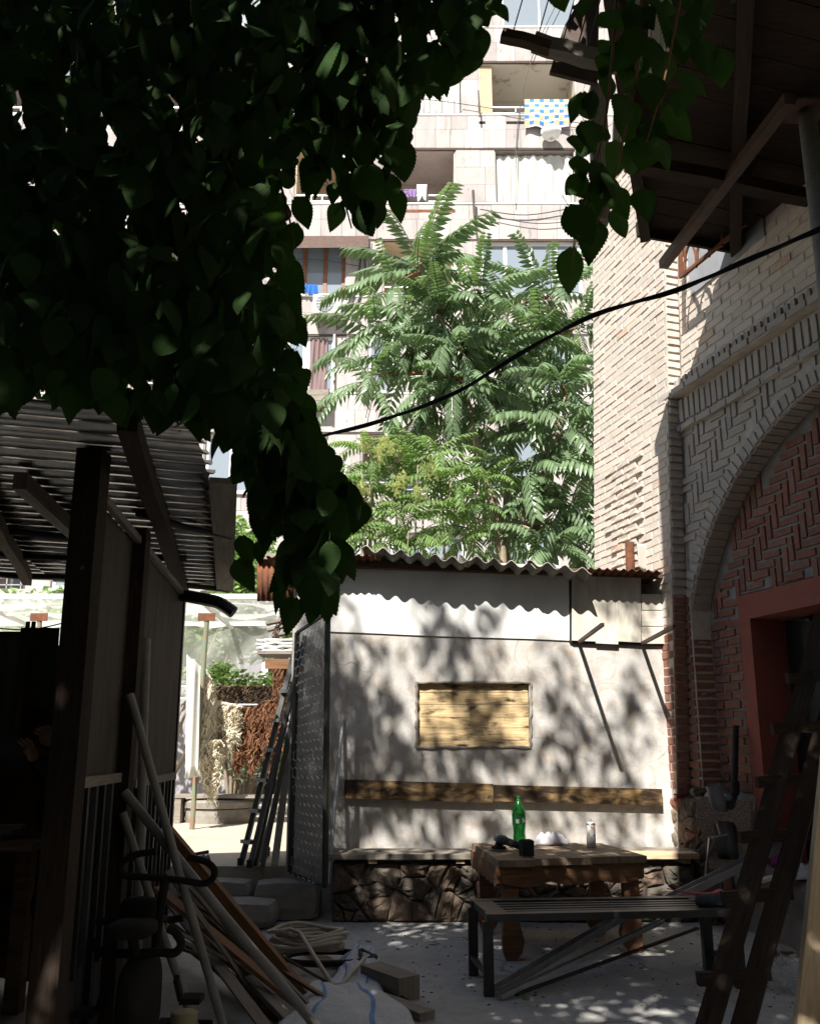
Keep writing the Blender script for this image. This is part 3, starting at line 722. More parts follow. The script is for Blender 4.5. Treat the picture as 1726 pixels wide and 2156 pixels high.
for r, (y0, y1) in ROWS.items():
    for (a, b, k) in OPEN[r]:
        x0, x1, z0, z1 = rc(a, y0, b, y1)
        if k in ('log', 'cream', 'pink', 'blanket'):
            loggia(apt, x0, x1, z0, z1, {'log': M_pinkp, 'cream': M_cream, 'pink': M_pinkp, 'blanket': M_peel}[k], k != 'blanket' or True)
        elif k == 'cur':
            part('curtain', drape(x0 + .03, x1 - .03, z0 + .02, z1 - .1, YB + .12), M_curtain, apt)
            m = MB(); m.bb(x0, x1, YB + .22, YB + .25, z0, z1); part('back_panel', m, M_bwall, apt)
            fwin(apt, x0, x1, z0 - .0, z1, 2, M_wframe, YB + .02, fw=.05) if r == 1 else None
        elif k in ('win', 'one', 'four', 'brown'):
            n = {'win': 2, 'one': 1, 'four': 4, 'brown': 3}[k]
            m = MB(); m.bb(x0, x1, YB + .5, YB + .53, z0, z1); part('unlit_room_sheet', m, M_dark, apt)  # near-black sheet standing in for the unlit room
            fwin(apt, x0, x1, z0, z1, n, M_bframe if k == 'brown' else M_wframe, YB + .08, fw=.1 if k == 'brown' else .09)
            for c in ((0, .22), (.78, 1)): part('curtain', drape(x0 + (x1 - x0) * c[0] + .08, x0 + (x1 - x0) * c[1] - .02, z0 + .08, z1 - .08, YB + .3, 4, .03), M_curtain, apt)
            m = MB(); m.bb(x0 - .06, x1 + .06, YB - .1, YB + .07, z0 - .05, z0 - .002); part('sill', m, M_wframe, apt)
        elif k == 'open':
            m = MB(); m.bb(x0, x1, YB + .6, YB + .63, z0, z1); part('unlit_room_sheet', m, M_dark, apt)  # darkness of the room behind is this near-black sheet
            fwin(apt, x0, x0 + (x1 - x0) * .56, z0, z1, 2, M_wframe, YB + .06, fw=.09)
            fwin(apt, x0 + (x1 - x0) * .56, x1, z0, z1, 1, M_wframe, YB + .06, fw=.09)
            part('curtain', drape(x0 + (x1 - x0) * .62, x0 + (x1 - x0) * .88, z0 + .05, z1 - .05, YB + .045, 3, .02), M_mauve, apt)
            m = MB(); m.bar((x1 - .02, YB + .05, z0 + .3), (x1 - .02, YB + .05, z1), .3, .05, (1, 0, 0)); part('open_casement', m, M_wframe, apt)
for (b0, b1) in BANDS[1:7]:   # pale string courses
    x0, x1, z0, z1 = rc(-250, b0 + 1, 1400, b0 + 4); m = MB(); m.bb(x0, x1, YB - .045, YB + .01, z0, z1); part('string_course', m, M_wframe, apt)
    x0, x1, z0, z1 = rc(-250, b1 - 1, 1400, b1 + 1); m = MB(); m.bb(x0, x1, YB - .04, YB + .01, z0, z1); part('string_course', m, M_rust2, apt)
x0, x1, z0, z1 = rc(806, 442, 958, 448); m = MB(); m.bb(x0, x1, YB - .03, YB + .03, z0, z1); part('lintel_strip', m, M_rust, apt)
x0, x1, z0, z1 = rc(1008, 256, 1213, 262); m = MB(); m.bb(x0, x1, YB - .028, YB + .03, z0, z1); part('dark_slot_strip', m, M_dark, apt)  # near-black strip standing in for the shaded slot opening
x0, x1, z0, z1 = rc(1008, 136, 1036, 238); m = MB(); m.bb(x0, x1, YB + .06, YB + .1, z0, z1); part('plywood_screen', m, M_wpale, apt)
x0, x1, z0, z1 = rc(704, 712, 709, 826); m = MB(); m.bb(x0, x1, YB - .05, YB, z0, z1); part('downpipe', m, M_rust2, apt)
m = MB(); a, b = at(568, 522, YB - .5), at(776, 520, YB - .5); c, d = at(776, 497, YB), at(568, 497, YB); m.prism([a, b, c, d], (0, 0, .03)); part('awning', m, M_rust2, apt)
# things on the block
def box_thing(): pass
ac = T('air_conditioner', 'white air conditioner unit under the brown-framed window', 'air conditioner', at(688, 663, YB - .25))
x0, x1, z0, z1 = rc(659, 619, 717, 657, YB - .45); m = MB(); m.bb(x0, x1, YB - .45, YB - .06, z0, z1); part('casing', m, M_wframe, ac)
m = MB(); Mx = Matrix.Rotation(math.pi / 2, 3, 'X'); m.lathe([(.0, 0), (.22, 0), (.235, .012), (.235, .02), (0, .021)], (x0 + .3, YB - .452, (z0 + z1) / 2), 24, Mx); part('fan_cover', m, simple('grey_fan', (.20, .22, .22), None, 6, .6), ac)
for k in range(5):
    m = MB(); zz = (z0 + z1) / 2 - .16 + .08 * k; hw = math.sqrt(.22 ** 2 - (zz - (z0 + z1) / 2) ** 2); m.bar((x0 + .3 - hw, YB - .478, zz), (x0 + .3 + hw, YB - .478, zz), .008, .008); part('grille_bar', m, M_wframe, ac)
for x in (x0 + .12, x1 - .12): m = MB(); m.bar((x, YB, z0 - .03), (x, YB - .46, z0 - .03), .03, .04); m.bar((x, YB - .01, z0 - .22), (x, YB - .4, z0 - .05), .025, .025); part('bracket', m, M_rust2, ac)
def mk_blanket():
    t = NT('checked_blanket'); uv = t.coord('UV', (9, 5, 1)); sx = t.N('SeparateXYZ'); t.L(uv, sx.inputs[0])
    ck = t.N('TexChecker'); ck.inputs['Scale'].default_value = 1; t.L(uv, ck.inputs['Vector'])
    mo = t.N('Math', operation='MODULO'); t.L(sx.outputs[0], mo.inputs[0]); mo.inputs[1].default_value = 2
    colx = t.ramp(mo.outputs[0], [(0, 0.), (.499, 0.), (.5, 1.), (1, 1.)])
    fy = t.N('Math', operation='FRACT'); h = t.N('Math', operation='MULTIPLY'); h.inputs[1].default_value = .5; t.L(sx.outputs[1], h.inputs[0]); t.L(h.outputs[0], fy.inputs[0])
    ye = (.75, .62, .22); bl = (.06, .20, .52); wh = (.75, .70, .68); pu = (.30, .24, .38); rd = (.5, .12, .05)
    s1 = t.ramp(fy.outputs[0], [(0, ye), (.30, ye), (.31, pu), (.35, wh), (.40, rd), (.44, wh), (.50, bl), (.80, bl), (.82, wh), (.92, pu)])
    s2 = t.ramp(fy.outputs[0], [(0, bl), (.30, bl), (.31, rd), (.35, wh), (.40, pu), (.44, wh), (.50, ye), (.80, ye), (.82, pu), (.92, wh)])
    for n in t.n:
        if n.type == 'VALTORGB': n.color_ramp.interpolation = 'CONSTANT'
    mm = t.N('Math', operation='GREATER_THAN'); hm = t.N('Math', operation='MULTIPLY'); hm.inputs[1].default_value = .5; t.L(sx.outputs[0], hm.inputs[0])
    fx = t.N('Math', operation='FRACT'); t.L(hm.outputs[0], fx.inputs[0]); t.L(fx.outputs[0], mm.inputs[0]); mm.inputs[1].default_value = .5
    return t.fin(t.mix(mm.outputs[0], s1, s2), .9, 0, .1)
x0, x1, z0, z1 = rc(1105, 209, 1198, 268, YB - .15); m = MB()
m.grid(lambda u, v: V((x0 + (x1 - x0) * u - .03 * v, YB - .15 + .03 * math.sin(u * 17) * v - .05 * math.sin(v * 3.1), z1 + (z0 - z1) * v + .03 * math.sin(u * 9) * v)), 40, 16, .012)
one('hanging_blanket', m, mk_blanket(), 'blue and yellow checked blanket hung over the loggia rail', 'blanket')
m = MB(); c = at(1160, 282, YB - .3); m.lathe([(.28, .1), (.24, -.02), (.15, -.12), (.01, -.15), (.14, -.10), (.22, 0), (.26, .1)], c, 24); one('hanging_basin', m, M_wframe, 'white plastic basin hung under the checked blanket', 'basin', smooth=True)
def rag(name, px0, py0, px1, py1, Y, col, lb, cat='cloth', wav=3, transl=.3):
    x0, x1, z0, z1 = rc(px0, py0, px1, py1, Y); m = MB(); ph = U(0, 6); h = z1 - z0
    m.grid(lambda u, v: V((x0 + (x1 - x0) * u + .1 * (x1 - x0) * v * math.sin(4 * u + ph), Y + .12 * (x1 - x0) * math.sin(u * wav * 6.28 + ph) * (.3 + v) * .5, z1 - h * v * (.85 + .15 * math.sin(u * 7 + ph)))), 20, 10, .006)
    return one(name, m, mk_cloth(name + '_' + cat + str(len(MATS)), col, transl), lb, cat, smooth=True)
rag('hanging_cloth', 641, 599, 668, 621, YB - .15, (.05, .18, .55), 'blue cloth drying above the air conditioner')
rag('hanging_cloth', 606, 595, 627, 625, YB - .15, (.7, .7, .7), 'white rag beside the blue cloth at the brown window')
rag('hanging_cloth', 849, 398, 878, 418, YB - .05, (.30, .20, .42), 'purple cloth on the loggia line above the tree')
rag('hanging_cloth', 877, 388, 899, 424, YB - .05, (.75, .78, .72), 'pale towel beside the purple cloth on the loggia line')
m = MB(); x0, x1, z0, z1 = rc(630, 822, 692, 858, YB - .3); pb = T('planter_box', 'peeling wooden window box below the mauve curtain', 'box', ((x0 + x1) / 2, YB - .2, z0))
for k in range(3): m = MB(); m.bar((x0, YB - .36, z0 + (k + .5) * (z1 - z0) / 3), (x1, YB - .36, z0 + (k + .5) * (z1 - z0) / 3), .025, (z1 - z0) / 3 - .012); part('board', m, M_wold, pb)
m = MB(); m.bb(x0, x1, YB - .345, YB - .01, z0, z0 + .03); m.bb(x1 - .03, x1 + .02, YB - .37, YB - .05, z0 - .03, z1 + .02); part('frame', m, M_rust2, pb)
wr = T('facade_cable', 'bundle of grey cables looping down the tuff wall beside the air conditioner', 'cable', at(760, 660, YB - .1))
for pts in ([(760, 510), (757, 560), (745, 620), (722, 648), (712, 655)], [(765, 515), (768, 580), (752, 640), (745, 660), (760, 680)], [(748, 640), (760, 700), (778, 705), (770, 640)]):
    m = MB(); m.tube(bez([at(x, y, YB - .08) for x, y in pts], 6), .028, 6); part('wire', m, simple('grey_wire', (.08, .08, .085)) if 'grey_wire' not in MATS else MATS['grey_wire'], wr)
m = MB(); m.lathe([(.11, 0), (.11, .06), (.05, .06), (.05, .02)], at(755, 600, YB - .05), 16, Mx); part('insulator', m, M_rust2, wr)
random.seed(44)
for k, (pts, r) in enumerate([([(1190, -30), (1120, 120), (1090, 260), (1085, 430)], .012), ([(700, 195), (860, 205), (1000, 222), (1230, 260)], .010), ([(560, 350), (720, 392), (860, 400)], .010), ([(1010, 440), (1110, 452), (1240, 430)], .014), ([(1040, 455), (1130, 470), (1235, 462)], .012), ([(590, 660), (700, 664), (780, 655)], .010), ([(770, 880), (790, 760), (775, 640), (780, 500)], .012), ([(995, 400), (1000, 470), (1010, 520)], .03), ([(560, 560), (640, 545), (760, 560)], .012)]):
    m = MB(); m.tube(bez([at(x, y, YB - .12) for x, y in pts], 6), r, 5); part('wire', m, MATS['grey_wire'], wr)
for x, y0, y1 in ((1000, 400, 455), (1010, 190, 245), (1065, 1140, 1200)): m = MB(); m.bar(at(x, y1, YB - .2), at(x - 3, y0, YB - .3), .04, .04, (0, 1, 0)); part('line_bracket', m, M_rust2, wr)
# ================================================================== tree of heaven
def mk_leaf(name, top, under, trans, tf=.4, rough=.45, spec=.45):
    t = NT(name); at_ = t.N('Attribute', attribute_name='rnd'); oi = t.N('ObjectInfo'); ad = t.N('Math', operation='ADD'); t.L(oi.outputs['Random'], ad.inputs[0]); t.L(at_.outputs['Fac'], ad.inputs[1])
    fr = t.N('Math', operation='FRACT'); t.L(ad.outputs[0], fr.inputs[0])
    g = t.N('NewGeometry'); k = t.N('MapRange'); k.inputs['To Min'].default_value = .72; k.inputs['To Max'].default_value = 1.3; t.L(fr.outputs[0], k.inputs[0])
    col = t.mix(g.outputs['Backfacing'], top, under); col = t.mix(1, col, k.outputs[0], 'MULTIPLY')
    t.fin(col, rough, 0, spec); tr = t.N('BsdfTranslucent'); t.L(t.mix(1, trans, k.outputs[0], 'MULTIPLY'), tr.inputs[0])
    mx = t.N('MixShader'); mx.inputs[0].default_value = tf; t.L(t.b.outputs[0], mx.inputs[1]); t.L(tr.outputs[0], mx.inputs[2]); t.L(mx.outputs[0], t.out.inputs[0]); return t.m
M_ail = mk_leaf('ailanthus_leaf', (.135, .20, .105), (.165, .225, .14), (.19, .32, .08), .3, .38, .7)
M_shrub = mk_leaf('shrub_leaf', (.16, .25, .085), (.19, .27, .11), (.25, .42, .08), .38, .5, .35)
M_bark = simple('grey_bark', (.30, .25, .18), (.20, .16, .12), 5, .9, bump=.5, bscale=25)
M_twig = simple('reddish_twig', (.24, .10, .05), (.16, .09, .04), 9, .8)
def frond(np_, curl, ll):
    m = MB(); n = 10; pts = []
    for i in range(n + 1): t = i / n; pts.append(V((math.sin(t * curl) / curl, 0, -(1 - math.cos(t * curl)) / curl)))
    m.tube(pts, [.009 * (1 - .7 * i / n) for i in range(n + 1)], 4)
    for i in range(np_):
        t = .16 + .84 * i / (np_ - 1); a = t * curl; c = V((math.sin(a) / curl, 0, -(1 - math.cos(a)) / curl)); T_ = V((math.cos(a), 0, -math.sin(a))); Nn = V((math.sin(a), 0, math.cos(a)))
        L = ll * (1.05 - .55 * abs(t - .45) ** 1.2) * U(.9, 1.1); wd = L * .29
        for sd in (-1, 1):
            d = (V((0, sd, 0)) * U(.62, .8) + V((0, 0, -1)) * U(.55, .95) + T_ * U(.22, .4)).normalized(); x = d.cross(Nn)
            x = (T_ - d * T_.dot(d)).normalized(); nn = x.cross(d)
            if nn.z < 0: nn = -nn
            q = [c, c + d * L * .28 - x * wd * .5, c + d * L * .28 + x * wd * .5, c + d * L * .3 + nn * wd * .16, c + d * L * .68 - x * wd * .36 - nn * .01 * L, c + d * L * .68 + x * wd * .36 - nn * .01 * L, c + d * L * .7 + nn * wd * .08, c + d * L - nn * .06 * L + V((0, 0, -.05 * L))]
            m.rv = U(-.15, .15)
            fs = [(0, 1, 3), (0, 3, 2), (1, 4, 6, 3), (3, 6, 5, 2), (4, 7, 6), (6, 7, 5)]
            if sd < 0: fs = fs
            else: fs = [tuple(reversed(f)) for f in fs]
            m.add(q, fs)
    return m
random.seed(31)
FR = [frond(random.choice([11, 13, 14]), U(.5, 1.5), U(.19, .24)).mesh('frond', M_ail) for _ in range(9)]
FRS = [frond(random.choice([9, 10, 11]), U(.4, 1.3), U(.18, .23)).mesh('frond', M_shrub) for _ in range(6)]
def whorl(par, c, n, s, up=0, meshes=FR, spread=1.):
    o = U(0, 6.28)
    for k in range(n):
        az = o + k * 2.4 + U(-.3, .3); el = (U(.1, .75) + up * U(.3, .7)) if k > n * .35 else U(-.75, .2) + up * .6
        R = Matrix.Rotation(az, 4, 'Z') @ Matrix.Rotation(-el, 4, 'Y') @ Matrix.Rotation(U(-.35, .35), 4, 'X')
        inst('frond', random.choice(meshes), par, Matrix.Translation(V(c) + V((U(-.06, .06), U(-.06, .06), U(-.12, .06)))) @ R @ Matrix.Scale(s * U(.8, 1.15), 4))
def limb(m, a, b, r0, r1, bow=.12, n=7):
    a, b = V(a), V(b); L = (b - a).length; o = V((U(-1, 1), U(-1, 1), U(.2, 1))) * bow * L; c = (a + b) / 2 + o
    pts = []
    for i in range(n + 1): t = i / n; pts.append(a * (1 - t) ** 2 + c * 2 * t * (1 - t) + b * t * t)
    m.tube(pts, [r0 + (r1 - r0) * i / n for i in range(n + 1)], 7)
ail = T('ailanthus_tree', 'tall tree of heaven with long drooping feather leaves behind the hut', 'tree', (1.35, 11.6, .37))
tk = [V((1.33, 11.2, .37))] + [at(x, y, 11.1) for x, y in [(1056, 1160), (1045, 1085), (1022, 1000), (995, 900), (975, 800), (940, 700), (905, 620), (884, 560)]]
m = MB(); m.tube(bez(tk, 4), [.075 - .0019 * i for i in range(len(bez(tk, 4)))], 8); part('trunk', m, M_bark, ail, True)
tk2 = [V((1.5, 11.9, .37))] + [at(x, y, 11.9) for x, y in [(1066, 1160), (1075, 960), (1100, 800), (1150, 700), (1158, 625)]]
m = MB(); m.tube(bez(tk2, 4), [.07 - .0022 * i for i in range(len(bez(tk2, 4)))], 7); part('trunk', m, M_bark, ail, True)
tk3 = [V((1.75, 11.2, .37))] + [at(x, y, 11.1) for x, y in [(1095, 1160), (1130, 1040), (1180, 900), (1190, 830)]]
m = MB(); m.tube(bez(tk3, 4), [.055 - .0022 * i for i in range(len(bez(tk3, 4)))], 7); part('trunk', m, M_bark, ail, True)
WH = [(884, 560, 11.5, 14, 1.0, 1.0), (1002, 625, 11.2, 13, .85, .5), (1155, 615, 11.9, 14, .85, .8), (1080, 650, 12.3, 10, .8, .4), (870, 660, 11.2, 11, .85, .1), (935, 700, 10.9, 12, .85, 0), (1040, 720, 11.2, 12, .85, 0),
      (1130, 710, 11.5, 12, .8, .1), (1215, 690, 11.6, 11, .8, .2), (860, 750, 11.4, 11, .85, -.1), (960, 790, 10.8, 12, .8, -.2), (1060, 800, 11.3, 12, .85, -.1), (1180, 800, 11.0, 13, .9, .1), (1235, 780, 11.8, 9, .8, 0),
      (900, 850, 11.3, 11, .8, -.3), (1110, 880, 11.2, 12, .85, 0), (1190, 905, 10.9, 12, .9, .1), (1235, 950, 11.3, 10, .8, 0), (1120, 985, 11.0, 12, .85, 0), (1185, 1050, 11.1, 12, .85, 0),
      (1100, 1090, 11.3, 12, .8, .1), (1225, 1110, 11.5, 10, .8, .1), (1160, 1140, 10.9, 10, .7, .3), (800, 700, 11.3, 9, .9, 0), (990, 880, 11.9, 10, .8, -.2), (1050, 1010, 12.2, 10, .8, 0), (1000, 1105, 11.9, 9, .8, .2), (930, 640, 10.9, 9, .8, .2), (970, 730, 10.7, 9, .8, -.1), (775, 790, 11.2, 9, .85, -.1), (830, 600, 11.5, 7, .8, .2), (1220, 850, 11.4, 10, .85, 0), (1090, 760, 11.8, 10, .85, 0)]
wood_pts = [p for p in bez(tk, 4)[6:]] + [p for p in bez(tk2, 4)[6:]] + [p for p in bez(tk3, 4)[5:]]
for (x, y, Y, n, s, up) in WH:
    c = at(x, y, Y); q = min((p for p in wood_pts if p.z < c.z + .05), key=lambda p: (p - c).length, default=wood_pts[0]); m = MB(); limb(m, q, c, .03, .014, .08); part('branch', m, M_twig if y < 900 else M_bark, ail, True); whorl(ail, c, n, s * 1.25, up)
shr = T('flowering_shrub', 'lighter green feather-leaved shrub with yellow flower clusters behind the hut', 'shrub', (-.2, 10.6, .37))
st = [(-.2, 10.6), (.1, 10.7), (-.55, 10.4), (.45, 10.9)]
SW = [(735, 985, 0), (775, 940, 2), (830, 935, 1), (880, 960, 1), (770, 1020, 0), (830, 1010, 0), (890, 1030, 1), (950, 1000, 1), (720, 1060, 2), (790, 1090, 0), (860, 1090, 0), (930, 1080, 1), (990, 1060, 3), (1010, 1000, 3), (960, 1140, 3), (880, 1140, 1), (810, 1140, 0), (740, 1120, 2), (700, 1010, 2), (920, 950, 3)]
M_flower = simple('yellow_flower', (.66, .70, .36), (.52, .58, .24), 30, .9, bump=0)
for k, (x, y, s_) in enumerate(SW):
    c = at(x, y, U(10.3, 10.9)); b = st[s_]; m = MB(); limb(m, V((b[0], b[1], .37)), c, .025, .008, .05); part('stem', m, M_bark, shr, True); whorl(shr, c, 10, .62, .35, FRS)
for x, y in [(810, 930), (828, 945), (905, 985), (918, 990), (768, 935), (850, 1010), (835, 1025), (760, 1030), (880, 1040), (800, 955)]:
    c = at(x, y, 10.25); m = MB()
    for k in range(110):
        a = U(0, 6.28); r = abs(random.gauss(0, .05)); p = c + V((r * math.cos(a), r * math.sin(a), random.gauss(0, .055))); m.rv = random.random(); d = .017
        m.add([p + V((-d, 0, -d)), p + V((d, 0, -d)), p + V((0, d, d)), p + V((0, -d, .3 * d))], [(0, 1, 2), (0, 3, 1), (1, 3, 2), (0, 2, 3)])
    part('flower_cluster', m, M_flower, shr, kind='stuff')
# ================================================================== tin-roofed shed on the left
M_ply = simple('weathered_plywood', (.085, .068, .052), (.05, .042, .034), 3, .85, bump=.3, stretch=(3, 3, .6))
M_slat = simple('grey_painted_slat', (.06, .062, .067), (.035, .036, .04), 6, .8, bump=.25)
LA, LB_ = at(205, 980, 3.62), at(385, 1240, 6.2); LD = V((LB_.x - LA.x, LB_.y - LA.y, 0)).normalized(); LN = V((LD.y, -LD.x, 0))
def lp(px, py): return onp(px, py, LA, LN)
def ls(px, py): return (lp(px, py) - LA).dot(LD)
def lpt(s, z, o=0.): return V((LA.x, LA.y, 0)) + LD * s + LN * o + V((0, 0, z))
shed = T('tin_shed', 'dark shed with corrugated tin roof, plywood panels and timber posts on the left', 'shed', (-2.2, 5.4, 0))
RZ = 2.62
re = [gz(408, 878, RZ), gz(450, 1010, RZ), gz(481, 1240, RZ)]
def redge(v):
    y = re[0].y + v * (re[2].y - re[0].y); return re[0].lerp(re[1], (y - re[0].y) / (re[1].y - re[0].y)) if y < re[1].y else re[1].lerp(re[2], (y - re[1].y) / (re[2].y - re[1].y))
rd = V((-.965, -.26, 0)); NR = 27
for k in range(3):         # three overlapping sheets across
    m = MB(); a, b = k * 1.25, (k + 1) * 1.25 + .08
    def fn(u, v, a=a, b=b, k=k):
        q = v * NR * 2 * math.pi; s = math.sin(q); s = max(-1, min(1, s * 1.5))
        return redge(v) + rd * (a + (b - a) * u + (.02 * math.sin(v * 160) if u == 0 and k == 0 else 0)) + V((0, 0, .016 * s + .012 * (k % 2) + .03 * u * k * .2))
    m.grid(fn, 4, NR * 8, .003); part('roof_sheet', m, M_zinc, shed, True)
m = MB(); m.bar(gz(470, 1012, RZ - .04), gz(474, 1242, RZ - .04), .13, .028); part('fascia_board', m, M_wold, shed)
m = MB(); m.bar(gz(268, 885, RZ - .08), gz(388, 1250, RZ - .08), .075, .08, jit=.006); part('rafter', m, M_wshade, shed)
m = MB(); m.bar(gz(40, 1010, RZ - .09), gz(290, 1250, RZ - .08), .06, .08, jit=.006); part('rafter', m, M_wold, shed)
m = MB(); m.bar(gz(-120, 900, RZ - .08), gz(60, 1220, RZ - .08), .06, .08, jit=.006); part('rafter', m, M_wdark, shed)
for a, b in (((290, 1080), (486, 1130)), ((-60, 1110), (285, 1135)), ((280, 1165), (392, 1175)), ((300, 1215), (480, 1242)), ((-60, 1160), (150, 1175)), ((-60, 1205), (150, 1215))):
    m = MB(); A = gz(*a, RZ - .04); B = gz(*b, RZ - .04); m.tube([A, (A + B) / 2 + V((0, 0, -.015)), B], .022, 8); part('roof_pipe', m, M_black, shed)
s1, s2, s3 = ls(284, 1105), ls(303, 1165), ls(385, 1240); zr1 = lp(215, 1535).z
def panel(sa, sb, z0, z1a, z1b, mt, nm, o=0, th=.03):
    m = MB(); m.prism([lpt(sa, z0, o), lpt(sb, z0, o), lpt(sb, z1b, o), lpt(sa, z1a, o)], LN * -th); return part(nm, m, mt, shed)
zt0, zt1 = LA.z, LB_.z
zr = 1.185
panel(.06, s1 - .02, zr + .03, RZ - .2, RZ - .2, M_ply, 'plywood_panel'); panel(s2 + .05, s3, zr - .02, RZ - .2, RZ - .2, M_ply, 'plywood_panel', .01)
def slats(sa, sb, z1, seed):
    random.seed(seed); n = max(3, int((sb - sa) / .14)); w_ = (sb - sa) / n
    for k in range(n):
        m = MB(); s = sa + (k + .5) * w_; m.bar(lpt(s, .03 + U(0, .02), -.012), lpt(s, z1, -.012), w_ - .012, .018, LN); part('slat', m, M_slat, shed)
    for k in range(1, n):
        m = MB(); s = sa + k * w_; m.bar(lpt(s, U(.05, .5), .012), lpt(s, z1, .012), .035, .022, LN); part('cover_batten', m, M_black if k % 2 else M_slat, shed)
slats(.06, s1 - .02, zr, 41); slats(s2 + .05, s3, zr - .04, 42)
for a, b, z in ((.06, s1 - .02, zr + .015), (s2 + .05, s3, zr - .03)):
    m = MB(); m.bar(lpt(a, z, .02), lpt(b, z, .02), .022, .045); part('rail', m, M_wold, shed)
m = MB(); m.bar(lpt(.04, RZ - .19, .03), lpt(s3, RZ - .19, .03), .03, .035); part('top_rail', m, M_wold, shed)
def post(px, py, Y, w_, z1=RZ - .03, mt=M_wshade):
    p = at(px, py, Y); m = MB(); m.bar((p.x, Y, 0), (p.x, Y, z1), w_, w_, (0, 1, 0), jit=.006); part('post', m, mt, shed)
post(172, 1250, 3.5, .11); m = MB(); m.bar(lpt(s1 + .04, 0, .01), lpt(s1 + .04, RZ - .12, .01), .13, .11, LN, jit=.005); part('post', m, M_wshade, shed)
m = MB(); m.bar(lpt(s3 + .03, 0, -.01), lpt(s3 + .03, RZ - .15, -.01), .05, .06, LN); part('post', m, M_black, shed)
post(-60, 1250, 3.97, .11); post(-260, 1250, 2.76, .11); p = V((-4.3, 6.2, 0)); m = MB(); m.bar(p, p + V((0, 0, RZ)), .12, .12, (0, 1, 0)); part('post', m, M_wdark, shed)
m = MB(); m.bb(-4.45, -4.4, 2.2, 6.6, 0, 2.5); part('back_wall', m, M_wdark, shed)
m = MB(); m.tube(bez([gz(378, 1252, 2.42), at(430, 1262, 5.95), at(462, 1270, 5.95), at(492, 1290, 5.95)], 5), .045, 8); part('gutter_pipe', m, M_black, shed)
# cloths hanging inside the shed
rag('hanging_towel', 36, 1322, 118, 1490, 4.75, (.05, .075, .02), 'dark green towel pegged to the line inside the shed', 'towel', 2, .35)
rag('hanging_towel', -20, 1330, 48, 1640, 4.95, (.07, .08, .045), 'long olive cloth hanging at the left picture edge behind the green towel', 'cloth', 2, .3)
x0, x1 = at(84, 1500, 5.3).x, at(165, 1500, 5.3).x; m = MB(); zt_ = at(100, 1385, 5.3).z
m.grid(lambda u, v: V((-3.3 + (x1 + 3.3) * u, 5.3 + .05 * math.sin(u * 20), (zt_ + .14 * u * u - .12 * math.sin(u * 3.14)) * (1 - v) + .05 * v)), 40, 6, .006)
one('hanging_drape', m, mk_cloth('brown_drape', (.085, .06, .03), .12), 'heavy brown drape hung across the shed opening behind the towels', 'drape', smooth=True)
m = MB(); m.tube(bez([at(-30, 1320, 4.85), at(60, 1326, 4.85), at(150, 1308, 4.85)], 6), .004, 5); one('clothesline', m, M_black, 'thin clothesline carrying the green towel inside the shed', 'line')
for k, x in enumerate((58, 70)):
    m = MB(); p = at(x, 1322, 4.72); m.bar(p + V((0, 0, -.03)), p + V((0, 0, .035)), .014, .02); one('clothes_peg', m, M_black, ['left-hand black peg on the green towel', 'right-hand black peg on the green towel'][k], 'peg', 'pegs on the green towel')
wk = T('workbench', 'dark cluttered workbench inside the shed at the left picture edge', 'workbench', (-2.4, 4.6, 0))
m = MB(); m.bb(-3.4, at(75, 1700, 4.3).x, 4.3, 4.9, .86, .90); part('top', m, M_wdark, wk)
for x, y in ((-3.3, 4.36), (-2.06, 4.36), (-3.3, 4.84), (-2.06, 4.84)): m = MB(); m.bb(x - .04, x + .04, y - .04, y + .04, 0, .86); part('leg', m, M_wdark, wk)
m = MB(); m.bb(-3.3, -2.03, 4.33, 4.345, .1, .84); part('front_panel', m, M_wdark, wk)
for k in range(3): m = MB(); m.bar((-2.6 + .1 * k, 4.34 + .05 * k, .915 + .02 * k), (-2.02 + .03 * k, 4.45 + .04 * k, .915 + .02 * k), .12, .018); one('offcut_board', m, M_wold, ['lowest', 'middle', 'topmost'][k] + ' of the grey offcut boards stacked on the dark workbench', 'board', 'offcut boards on the workbench')
# person half hidden behind the post, hands raised with a tablet and a pencil
import bmesh
def skin(name, chains, mat, parent=None, sub=2):
    bm = bmesh.new(); ly = bm.verts.layers.skin.verify(); cache = {}; first = True
    for ch in chains:
        prev = None
        for (p, r) in ch:
            key = tuple(round(c, 4) for c in p); v = cache.get(key)
            if v is None:
                v = bm.verts.new(V(p) - (wloc(parent) if parent else V((0, 0, 0)))); cache[key] = v; v[ly].radius = (r, r); v[ly].use_root = first; first = False
            if prev and prev != v and not bm.edges.get((prev, v)): bm.edges.new((prev, v))
            prev = v
    me = bpy.data.meshes.new(name); bm.to_mesh(me); bm.free(); o = bpy.data.objects.new(name, me); COL.objects.link(o)
    o.modifiers.new('s', 'SKIN').use_smooth_shade = True; sm = o.modifiers.new('d', 'SUBSURF'); sm.levels = sub; sm.render_levels = sub
    me.materials.append(mat); o.parent = parent; WL[o.name] = wloc(parent) if parent else V((0, 0, 0)); return o
per = T('person', 'person in dark clothes hidden behind the shed post, hands raised holding a tablet', 'person', (-1.95, 4.95, 0))
M_skin = simple('skin', (.30, .17, .11), (.26, .145, .09), 20, .6, bump=.1); M_shirt = simple('dark_shirt', (.03, .03, .032), (.02, .02, .022), 15, .95)
PX, PY = -1.93, 5.02
pel = ((PX, PY, .52), .15)
ch = [[pel, ((PX, PY, .75), .14), ((PX, PY, 1.0), .15), ((PX, PY, 1.10), .11), ((PX - .01, PY, 1.18), .055), ((PX - .03, PY, 1.27), .085), ((PX - .03, PY, 1.36), .08)]]
e1, h1 = V((at(150, 1690, 4.62).x, 4.62, at(150, 1690, 4.62).z)), at(78, 1600, 4.55); e2, h2 = at(172, 1640, 4.75), at(118, 1570, 4.70)
